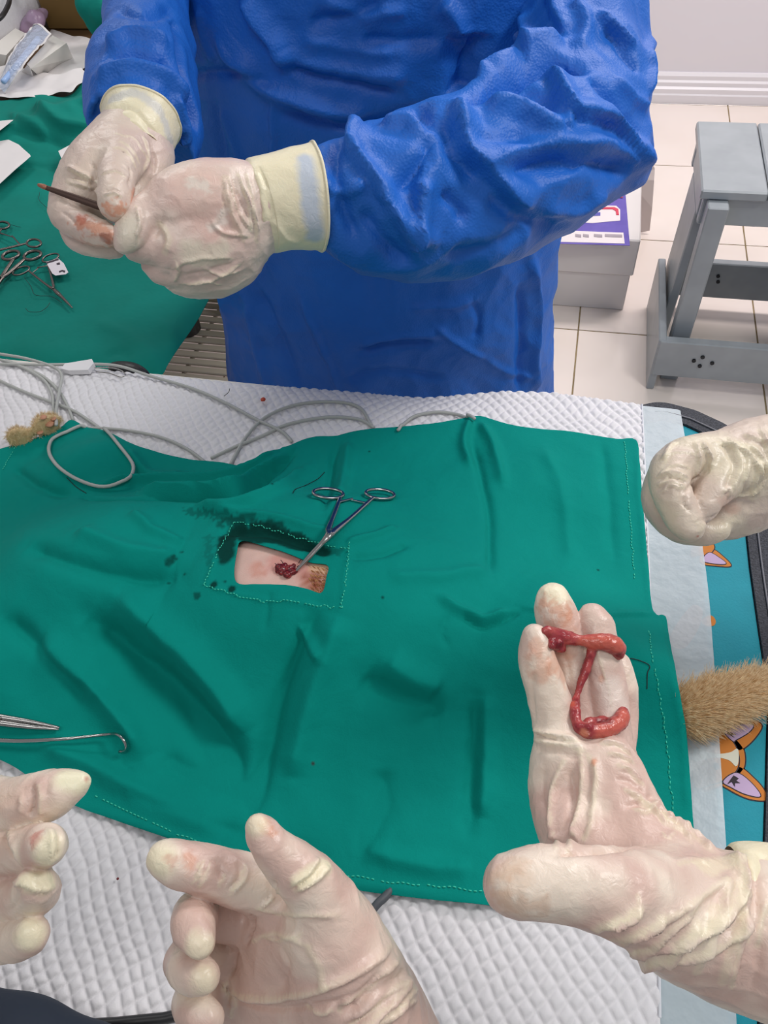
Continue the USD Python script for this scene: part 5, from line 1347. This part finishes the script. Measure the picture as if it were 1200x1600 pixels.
thread('bent suture lying right of the pale fingers on the drape', A([dp(984, 1030), dp(1000, 1034), dp(1013, 1041), dp(1012, 1055), dp(1009, 1077)]))
thread('long suture on the drape left edge below the cable loop', A([dp(105, 748), dp(120, 760), dp(136, 770)]))

# instruments at the drape's left edge
nh = thing('needle_holder', 'steel needle holder tip entering at the left edge over the drape', 'needle holder', dp(40, 1135, 0.01), 'ring-handled surgical clamps')
b0, b1 = dp(8, 1132, 0.012), dp(97, 1143, 0.006)
d_ = (b1 - b0) / np.linalg.norm(b1 - b0)
sd = np.cross([0, 0, 1.0], d_)
for s in (-1, 1):
    q = spline(A([b0 - d_ * 0.09 + sd * s * 0.010, b0 - d_ * 0.03 + sd * s * 0.0035, b0 + sd * s * 0.0028, b0 + (b1 - b0) * 0.5 + sd * s * 0.0024, b1 + sd * s * 0.0009]), 40)
    obj('jaw', tube(q, np.interp(np.linspace(0, 1, 40), [0, 0.45, 0.6, 0.8, 1], [0.0022, 0.0028, 0.0032, 0.0024, 0.0011]), 12, flat=0.9, flat_dir=(0, 0, 1)), m_inst, nh)
obj('joint_screw', tube(A([b0 + [0, 0, 0.002], b0 + [0, 0, 0.0045]]), 0.0022, 14), m_inst, nh, smooth=40)
hk = spline(A([dp(0, 1163, 0.011) - d_ * 0.08, dp(0, 1163, 0.010), dp(90, 1160, 0.009), dp(170, 1156, 0.010), dp(190, 1155, 0.012), dp(200, 1162, 0.012), dp(201, 1172, 0.009), dp(196, 1178, 0.006), dp(188, 1179, 0.005)]), 90)
hk[1:-1] = (hk[:-2] + hk[1:-1] + hk[2:]) / 3
tag(obj('spay_hook', tube(hk, np.interp(np.linspace(0, 1, 90), [0, 0.35, 0.75, 1], [0.0022, 0.002, 0.0014, 0.0015]), 12), m_inst), 'thin steel hook with bent end lying on the drape at the left', 'hook')

# the dark instrument in the surgeon's fingers
i0, i1 = atZ(60, 289, 0.584), atZ(178, 330, 0.580)
q = i0 + np.linspace(0, 1, 30)[:, None] * (i1 - i0)
ih = thing('tissue_forceps', 'dark slim metal instrument held between the surgeon\'s thumb and finger', 'forceps', (i0 + i1) / 2)
wd = np.cross((i1 - i0) / np.linalg.norm(i1 - i0), FW)
obj('blade', tube(q, np.interp(np.linspace(0, 1, 30), [0, 0.08, 0.4, 1], [0.0012, 0.0018, 0.0026, 0.0032]), 12, flat=0.5, flat_dir=FW), mat('dark_metal', S(88, 70, 64), 0.4, metallic=0.8), ih)
obj('tip', tube(q[:4] - FW * 0.0003, [0.0012, 0.0017, 0.002, 0.0019], 10), mat('brown_stain', S(150, 96, 74), 0.4), ih, label='reddish stained tip')

# excised tissue across the fingers
N1h = normals(m1)


def on_hand(p, up):
    q = pick(m1, [p], N1h)[0]
    return q - ray(*p) / np.linalg.norm(ray(*p)) * up


ff_ = []
TS = [[(852, 985, 6, .5), (866, 992, 9, .6), (884, 996, 9, .6), (905, 1001, 6, .7), (925, 1003, 9, .7), (945, 1001, 11, .7), (962, 1003, 12, .7), (971, 1012, 11, .6), (967, 1022, 7, .5)],
      [(866, 1003, 8, .5), (877, 1007, 7, .5)], [(926, 1010, 5, .6), (923, 1022, 5, .6), (918, 1038, 4.5, .6), (912, 1052, 5, .5), (907, 1070, 3.2, .6), (900, 1090, 2.6, .6), (898, 1102, 5, .6), (895, 1112, 6, .6), (899, 1122, 5, .5), (902, 1132, 5, .5), (905, 1140, 6, .5)],
      [(905, 1137, 6, .6), (914, 1146, 9, .6), (932, 1143, 8, .6), (950, 1140, 9, .7), (968, 1132, 10, .7), (977, 1120, 9, .6), (973, 1110, 6, .5)], [(915, 1132, 5, .6), (935, 1128, 6, .5), (950, 1126, 4, .5)]]
tp_ = []
for c in TS:
    P, R = [], []
    for x, y, r, u in c:
        Z = 0.45
        rm = r * Z / F
        P.append(on_hand((x, y), rm * u + 0.0008))
        R.append(rm)
    P = A(P)
    for _ in range(2):
        if len(P) > 3:
            P[1:-1] = P[1:-1] * 0.5 + 0.25 * (P[:-2] + P[2:]) - FW * 0.0004
    tp_.append((P, A(R)))
lo = np.min([P.min(0) for P, R in tp_], 0) - 0.012
hi = np.max([P.max(0) for P, R in tp_], 0) + 0.012
ff = Field(lo, hi, 0.0008)
for P, R in tp_:
    ff.chain(P, R, 0.002, 4 * len(P))
rg = np.random.default_rng(3)
for ci, (a, b), n_, sp in ((0, (0, 3), 16, 0.0028), (1, (0, 2), 10, 0.0026), (2, (6, 10), 12, 0.0016), (3, (0, 3), 14, 0.003), (4, (0, 3), 10, 0.0018), (2, (1, 4), 6, 0.0012)):
    P, R = tp_[ci]
    for _ in range(n_):
        k = rg.uniform(a, b - 1.001)
        c = P[int(k)] + (k % 1) * (P[int(k) + 1] - P[int(k)])
        ff.ball(c + rg.normal(0, sp * 0.6, 3) - FW * 0.0012, rg.uniform(0.0010, 0.0022), 0.0015)
tm = ff.mesh(1)
tm.vertices = A(tm.vertices) + normals(tm) * (0.0011 * (meshkit.fbm(A(tm.vertices) * 420, 3, 2) - 0.5))[:, None]
pv = proj(tm.vertices)
pinkt, redt, dark = A(S(196, 96, 80)), A(S(140, 42, 50)), A(S(96, 16, 30))
n = meshkit.fbm(A(tm.vertices) * 220, 3)[:, None]
tc_ = redt + (A(S(178, 78, 76)) - redt) * np.clip((n - 0.4) * 3, 0, 1)
tm_marks = [([(918, 1003), (945, 1001), (966, 1006)], 0.006, pinkt, 0.85, 0.2), ([(945, 1144), (968, 1135), (978, 1120)], 0.006, pinkt, 0.8, 0.25), ([(866, 1006), (877, 1009)], 0.003, dark, 0.8, 0.4), ([(967, 1024)], 0.003, dark, 0.8, 0.2), ([(935, 1127), (952, 1127)], 0.0025, dark, 0.6, 0.5), ([(912, 1146)], 0.003, A(S(210, 130, 100)), 0.8, 0.3), ([(895, 1100)], 0.002, A(S(206, 90, 70)), 0.8, 0.2)]
paint(tm, tc_, tm_marks)
tag(obj('excised_tissue', tm, m_wet, tint=np.clip(tc_, 0, 1)), 'red forked strand of excised tissue draped over the held-out gloved fingers', 'tissue')

# ------------------------------------------------------------------ grey monitor leads on the pad
m_lead = mat('grey_lead', S(176, 178, 174), 0.45)


def lead(label, P, r=0.0022):
    Q = []
    for x, y, u in P:
        q = at(x, y, 0.9215 + u)
        if shapely.contains_xy(DPOLY, q[0], q[1]):
            q = on_drape(x, y, u + 0.003)
        Q.append(q)
    Q = spline(A(Q), 120)
    Q[1:-1] = (Q[:-2] + Q[1:-1] * 2 + Q[2:]) / 4
    Q[:, 2] = np.maximum(Q[:, 2], pad_z(Q[:, 0], Q[:, 1], False) + r + 0.001)
    k = shapely.contains_xy(DPOLY, Q[:, 0], Q[:, 1])
    dz = np.max(dm.vertices[DT.query(Q[:, :2], k=14)[1], 2], 1)
    dz = np.convolve(np.pad(dz, 3, 'edge'), np.ones(7) / 7, 'valid')
    Q[:, 2] = np.where(k, np.maximum(Q[:, 2], dz + r * 1.1), Q[:, 2])
    tag(obj('monitor_lead', tube(Q, r, 10), m_lead), label, 'cable', 'grey monitor leads')


DPOLY = shapely.Polygon(outline)
lead('grey monitor lead that bends down over the pad to the cat paw', [(-30, 546, .006), (0, 553, .006), (40, 560, .005), (80, 572, .005), (96, 585, .006), (93, 610, .008), (88, 640, .012), (88, 664, .016)])
lead('longest grey monitor lead running right along the pad far edge', [(-30, 569, .004), (0, 569, .004), (67, 570, .004), (150, 569, .005), (190, 573, .005), (233, 587, .003), (300, 607, .002), (353, 630, .002), (400, 655, .003), (440, 674, .004), (456, 690, .003)])
lead('grey monitor lead curving down beside the cat paw', [(-30, 552, .003), (0, 562, .003), (33, 573, .003), (67, 593, .003), (81, 615, .003), (84, 640, .006), (86, 655, .010)])
lead('grey monitor lead passing behind the paw to the drape tip', [(10, 563, .002), (40, 575, .002), (70, 590, .002), (93, 613, .002), (106, 635, .002), (114, 656, .003)])
lead('grey monitor lead that makes the big loop on the green drape', [(-30, 580, .003), (0, 595, .003), (40, 613, .003), (77, 627, .003), (113, 641, .003), (143, 660, .003), (163, 675, .001), (187, 697, 0), (207, 724, 0), (213, 742, 0), (202, 756, 0), (167, 762, 0), (127, 752, 0), (93, 731, 0), (77, 708, 0), (80, 689, 0), (100, 676, .001), (140, 669, .002), (200, 673, .003), (253, 684, .002), (293, 702, .001), (320, 722, 0)])
lead('grey monitor lead arching high above the drape notch', [(360, 726, .001), (383, 685, .003), (415, 652, .003), (465, 632, .003), (525, 628, .003), (562, 637, .003), (580, 664, .003)])
lead('grey monitor lead crossing low at the drape notch', [(330, 716, .001), (370, 697, .002), (410, 681, .002), (450, 663, .003), (510, 652, .003), (560, 655, .003), (584, 668, .002)])
lead('short grey monitor lead arc showing beyond the drape far edge', [(622, 672, .001), (634, 660, .002), (652, 649, .002), (685, 644, .002), (715, 648, .002), (742, 658, .001)])
q = spline(A([at(611, 1390, 0.9235), at(601, 1402, 0.925), at(590, 1412, 0.9265), at(578, 1430, 0.9265), at(545, 1500, 0.9265), at(500, 1600, 0.9265)]), 40)
tag(obj('dark_tube', tube(q, 0.0034, 12), mat('dark_grey_rubber', S(84, 88, 94), 0.5)), 'dark grey tube coming out from under the drape near edge', 'tube')
q = spline(A([at(40, 1640, 0.925), at(120, 1606, 0.9255), at(190, 1598, 0.9255), at(250, 1592, 0.9255), at(300, 1588, 0.9255), at(420, 1620, 0.9255)]), 50)
tag(obj('black_cable', tube(q, 0.0042, 12), m_dark), 'black cable along the pad below the curled fingers', 'cable')
bl = trimesh.creation.icosphere(3, 0.0032)
bl.vertices = bl.vertices * A([1, 1, 0.6]) * (1 + 0.5 * (meshkit.noise(bl.vertices * 700) - 0.5))[:, None] + at(411, 624, 0.926)
tag(obj('tissue_scrap', bl, mat('scrap_red', S(190, 70, 40), 0.4)), 'tiny red scrap of tissue on the white pad far side', 'scrap')
bl = trimesh.creation.icosphere(2, 0.0011)
bl.vertices = bl.vertices * A([1, 1, 0.5]) + at(184, 1373, 0.9245)
tag(obj('blood_speck', bl, mat('scrap_dark', S(110, 24, 30), 0.4)), 'tiny dark blood speck on the quilted pad between the hands', 'speck')
thread('short curved suture on the white pad near its far edge', A([at(350, 619, 0.925), at(357, 613, 0.925), at(359, 607, 0.925)]))

cl = thing('line_clip', 'small white plastic clip with a steel loop on the pad far edge', 'clip', at(120, 576, 0.93))
obj('clip_body', slab(px([(98, 581), (104, 573), (146, 566), (149, 572), (140, 583), (110, 584)], 0.925)[:, :2], 0.923, 0.931), mat('clip_white', S(226, 224, 226), 0.4), cl, smooth=False)
obj('clip_loop', tube(spline(px([(148, 575), (165, 574), (185, 577), (196, 585), (188, 589), (170, 583), (150, 581)], 0.9285), 30), 0.0009, 8), m_inst, cl)

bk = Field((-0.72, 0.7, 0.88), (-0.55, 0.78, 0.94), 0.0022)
bk.chain([at(178, 575, 0.905), at(205, 580, 0.906), at(226, 586, 0.904)], [0.008, 0.011, 0.007], 0.006, 9)  # black rounded blob behind the pad far edge, not identified
tag(obj('black_blob', bk.mesh(2), m_dark), 'black blob lying between the pad far edge and the trolley drape', 'blob')

# ------------------------------------------------------------------ instrument trolley and its clutter
m_wood = mat('brown_top', S(104, 78, 52), 0.5, vary=(S(84, 62, 42), 5.0))
tr = thing('instrument_trolley', 'brown-topped instrument trolley left of the surgeon under a green drape', 'trolley', (-1.2, 1.45, 0))
obj('tabletop', box(-1.95, -0.6, 0.8, 2.4, 0.845, 0.872, 0.004), m_wood, tr, smooth=False)
for x in (-1.9, -0.62):
    for y in (0.81, 2.35):
        obj('leg', tube([(x, y, 0), (x, y, 0.846)], 0.016, 14), m_rack, tr)


def cloth_sheet(name, poly, zf, material, step, t, label, cat, folds=(), parent=None):
    v, f = tri_fill(poly, step)
    m = trimesh.Trimesh(np.c_[v, zf(v[:, 0], v[:, 1])], f, process=False)
    if folds:
        fold(m, folds)
    return tag(obj(name, thick(A(m.vertices), A(m.faces), t), material, parent), label, cat), m


def troll_z(x, y):
    P = np.stack([x * 8, y * 8, x * 0 + 5.0], -1)
    z = 0.8775 + 0.006 * meshkit.fbm(P, 3, 8)
    back = np.clip((y - 1.28) / 0.3, 0, 1)
    z = z + back * 0.03 * meshkit.fbm(P * 1.3, 3, 3) + lump(x, y, -1.02, 1.50, 0.10, 0.06, 0.045, 0.3) + lump(x, y, -1.17, 1.40, 0.12, 0.05, 0.03, 0.5)
    e = np.clip((x + 0.59) / 0.035, 0, 1)
    e2 = np.clip((0.785 - y) / 0.035, 0, 1)
    return z - 0.012 * e ** 2 - 0.012 * e2 ** 2


cr = at(250, 585, 0.872)
tp2 = [(-1.6, 0.752), (-1.0, 0.752), (-0.84, 0.75), (-0.75, 0.748), (-0.62, 0.748), (cr[0] - 0.006, cr[1]), (cr[0], cr[1] + 0.01), (-0.552, 0.9), (-0.556, 1.1), (-0.56, 1.35), (-0.6, 1.6), (-0.72, 1.72)] + [tuple(p) for p in px([(172, 70), (150, 100), (120, 128), (96, 141), (80, 142), (50, 148), (20, 150), (0, 151)], 0.90)[:, :2]] + [(-1.6, 1.6)]
m_drape2 = mat('trolley_cotton', S(0, 128, 116), 0.85, bump=(60, 0.25, 0.004), vary=(S(0, 119, 107), 9.0), specular_ior_level=0.25)
TF = [([(60, 160), (90, 190), (130, 200), (170, 190)], 0.016, 0.02), ([(0, 200), (60, 215), (100, 228), (150, 235)], 0.014, 0.012, 'v'), ([(120, 150), (140, 175), (150, 200)], 0.016, 0.02, 'v'), ([(20, 175), (60, 200), (80, 225)], 0.012, 0.012), ([(0, 262), (60, 258), (110, 268)], 0.010, 0.006, 'v'), ([(165, 550), (190, 552), (205, 558)], 0.008, 0.005, 'v'), ([(150, 500), (220, 540), (250, 570)], 0.014, 0.004), ([(250, 500), (270, 520), (262, 560)], 0.008, 0.003), ([(255, 260), (275, 275), (300, 280)], 0.012, 0.008)]
_, trm = cloth_sheet('trolley_drape', tp2, troll_z, m_drape2, 0.0075, 0.0012, 'green cotton drape spread over the instrument trolley left of the surgeon', 'drape', TF)
wetm = mat('damp_stain', S(0, 84, 74), 0.7)

m_paper = mat('white_paper', S(224, 220, 220), 0.7, bump=(30, 0.3, 0.004))
m_white_box = mat('white_box', S(224, 220, 214), 0.55)


def paper(name, pts_, z, label, cat='paper', material=None, bend=0.006, up=0.0):
    poly = [tuple(p) for p in px(pts_, z)[:, :2]]
    c = np.mean(poly, 0)
    f = lambda x, y: z + up + bend * (meshkit.fbm(np.stack([x * 22, y * 22, x * 0 + z * 50], -1), 2, 4) - 0.5)
    return cloth_sheet(name, poly, f, material or m_paper, 0.008, 0.0008, label, cat)


nodes = {'p': ('principled_bsdf', {'base_color': S(206, 216, 240), 'roughness': 0.12}), 't': ('transparent_bsdf', {}), 'm': ('mix_closure', {'fac': 0.62}), 'tc': ('geometry', {}), 'bn': ('noise_texture', {'scale': 55.0, 'detail': 2.0, 'distortion': 1.5}), 'b': ('bump', {'strength': 0.7, 'distance': 0.01})}
m_pouch = usdkit.material(stage, '/World/Looks/clear_pouch', nodes, [('tc.position', 'bn.vector'), ('bn.fac', 'b.height'), ('b.normal', 'p.normal'), ('t.BSDF', 'm.closure1'), ('p.BSDF', 'm.closure2')], surface='m.closure')
paper('pouch_paper', [(-20, 156), (0, 152), (30, 155), (60, 152), (88, 143), (112, 146), (138, 118), (128, 108), (96, 118), (60, 112), (20, 105), (-20, 110)], 0.896, 'white crumpled wrapper paper along the trolley drape far edge', bend=0.016, up=0.002)
paper('pouch_paper', [(80, 126), (128, 108), (146, 92), (163, 66), (130, 58), (80, 46), (60, 80)], 0.885, 'pale grey wrapper paper behind the white box on the trolley', bend=0.014)
paper('dressing_packet', [(-12, 296), (0, 286), (49, 244), (30, 226), (0, 212), (-20, 205)], 0.903, 'white paper packet on the trolley drape at the left edge', bend=0.004)
paper('dressing_packet', [(-12, 210), (0, 203), (21, 187), (0, 188), (-12, 190)], 0.925, 'small white packet corner with a red mark at the left edge', bend=0.003)
paper('dressing_packet', [(91, 236), (98, 252), (140, 232), (150, 218), (128, 216)], 0.905, 'small white packet just left of the surgeon gloved wrist', bend=0.002)
rm = slab(px([(0, 194), (4, 192), (4, 194), (0, 196)], 0.93)[:, :2], 0.9295, 0.9303)
wb = thing('white_box', 'small open white carton among wrappers on the instrument trolley', 'box', at(80, 90, 0.9))


def frust(b, z0, t, z1):
    lo_, hi_ = [at(x, y, z0) for x, y in b], [at(x, y, z1) for x, y in t]
    return trimesh.convex.convex_hull(A(lo_ + hi_))


obj('carton', frust([(42, 104), (63, 121), (114, 91), (85, 66)], 0.882, [(42, 100), (82, 55), (104, 67), (48, 107)], 0.93), m_white_box, wb, smooth=False)
obj('flap', thick(A([at(42, 102, 0.93), at(48, 107, 0.93), at(52, 119, 0.90), at(34, 112, 0.895)]), A([[0, 1, 2], [0, 2, 3]]), 0.0012), m_white_box, wb, smooth=False)
wb2 = frust([(-25, 98), (5, 112), (45, 60), (20, 48)], 0.882, [(-25, 82), (10, 86), (40, 52), (24, 44)], 0.92)
tag(obj('white_box', wb2, m_white_box, smooth=False), 'cream box half hidden behind the clear pouch on the trolley', 'box')
po = thing('sterile_pouch', 'clear plastic pouch with white edges leaning across the white boxes', 'pouch', at(40, 90, 0.95))
pp = A([at(-8, 142, 0.90), at(8, 146, 0.90), at(38, 101, 0.942), at(79, 54, 0.95), at(52, 42, 0.95), at(20, 82, 0.945)])
gu, gv = 24, 60
top_ = spline(A([pp[0], pp[5], pp[4]]), gv)
bot_ = spline(A([pp[1], pp[2], pp[3]]), gv)
U = np.linspace(0, 1, gu)[None, :, None]
Gd = top_[:, None] * (1 - U) + bot_[:, None] * U
Gd[..., 2] += 0.012 * np.sin(math.pi * U[..., 0]) + 0.008 * (meshkit.fbm(Gd * 60, 2) - 0.5)
i, j = np.meshgrid(np.arange(gv - 1), np.arange(gu - 1), indexing='ij')
qq = np.stack([i * gu + j, (i + 1) * gu + j, (i + 1) * gu + j + 1, i * gu + j + 1], -1).reshape(-1, 4)
obj('film', (Gd.reshape(-1, 3), np.vstack([qq[:, [0, 1, 2]], qq[:, [0, 2, 3]]])), m_pouch, po)
for e in (Gd[:, 0], Gd[:, -1], Gd[-1]):
    obj('seal', tube(e + A([0, 0, 0.001]), 0.0032, 8, flat=0.3, flat_dir=(0, 0, 1)), m_paper, po)
syr = A([at(5, 128, 0.925), at(60, 60, 0.948)])
obj('insert', tube(spline(syr, 20), 0.006, 12), mat('pale_blue', S(150, 180, 226), 0.3), po)
tag(obj('gauze_roll', tube(spline(A([at(-60, 60, 0.93), at(0, 30, 0.93), at(60, -10, 0.93)]), 30), 0.05, 30), mat('cotton_white', S(226, 224, 228), 0.9, bump=(40, 0.5, 0.006))), 'fluffy white cotton roll at the far left of the trolley', 'cotton')
q = spline(A([at(-20, 40, 0.995), at(0, 28, 1.0), at(10, 14, 1.0), at(15, -2, 1.0), at(14, -30, 0.99)]), 40)
tag(obj('black_cable', tube(q, 0.0055, 12), m_dark), 'thick black cable looping over the white cotton at the top left', 'cable')
cb = thing('cardboard_box', 'brown cardboard box standing on the far end of the trolley', 'box', at(110, 46, 0.873))
c0, c1 = at(76, 46, 0.874), at(156, 51, 0.874)
obj('box_body', box(c0[0], c1[0] + 0.06, c0[1], c0[1] + 0.25, 0.874, 1.12, 0.003), mat('cardboard', S(134, 104, 56), 0.75, vary=(S(122, 94, 50), 8.0)), cb, smooth=False)
obj('top_flap', box(c0[0], c1[0] + 0.06, c0[1] - 0.09, c0[1], 1.119, 1.122), mat('cardboard', None), cb, smooth=False)
pb = Field(at(52, 33, 0.92) - 0.13, at(52, 33, 0.92) + 0.13, 0.006)
pb.chain(A([at(40, 48, 0.90), at(54, 32, 0.92), at(68, 22, 0.92)]), A([0.014, 0.018, 0.014]), 0.02)
pbm = pb.mesh(2)
crumple(pbm, 0.012, 0.035, 1, 1, 3)
tag(obj('plastic_wrap', pbm, mat('mauve_plastic', S(176, 150, 178), 0.3, bump=(40, 0.6, 0.006))), 'crumpled mauve plastic wrap between the cotton roll and cardboard box', 'wrapper')
gc = Field(at(150, 20, 1.0) - 0.16, at(150, 20, 1.0) + 0.16, 0.006)
gc.chain(A([at(134, -20, 1.02), at(142, 10, 0.99), at(158, 40, 0.95), at(170, 62, 0.91)]), A([0.022, 0.026, 0.024, 0.014]), 0.02).chain(A([at(170, -20, 1.0), at(168, 20, 0.98), at(172, 60, 0.92)]), A([0.04, 0.035, 0.02]), 0.02)
gcm = gc.mesh(2)
crumple(gcm, 0.010, 0.06, 1, 0.7, 6)
tag(obj('folded_cloth', gcm, m_drape2), 'bunched green cloth beside the cardboard box behind the surgeon sleeve', 'cloth')
# navy clothing of the person nearest the camera
nf = Field((-0.62, -0.32, 0.86), (-0.12, 0.06, 1.02), 0.006)
n0, n1, n2 = at(-60, 1600, 0.95), at(30, 1640, 0.95), at(140, 1668, 0.95)
nf.chain(A([n0, n1, n2]), A([0.028, 0.03, 0.028]), 0.02)
obj('garment', nf.mesh(2), m_navy, pa)
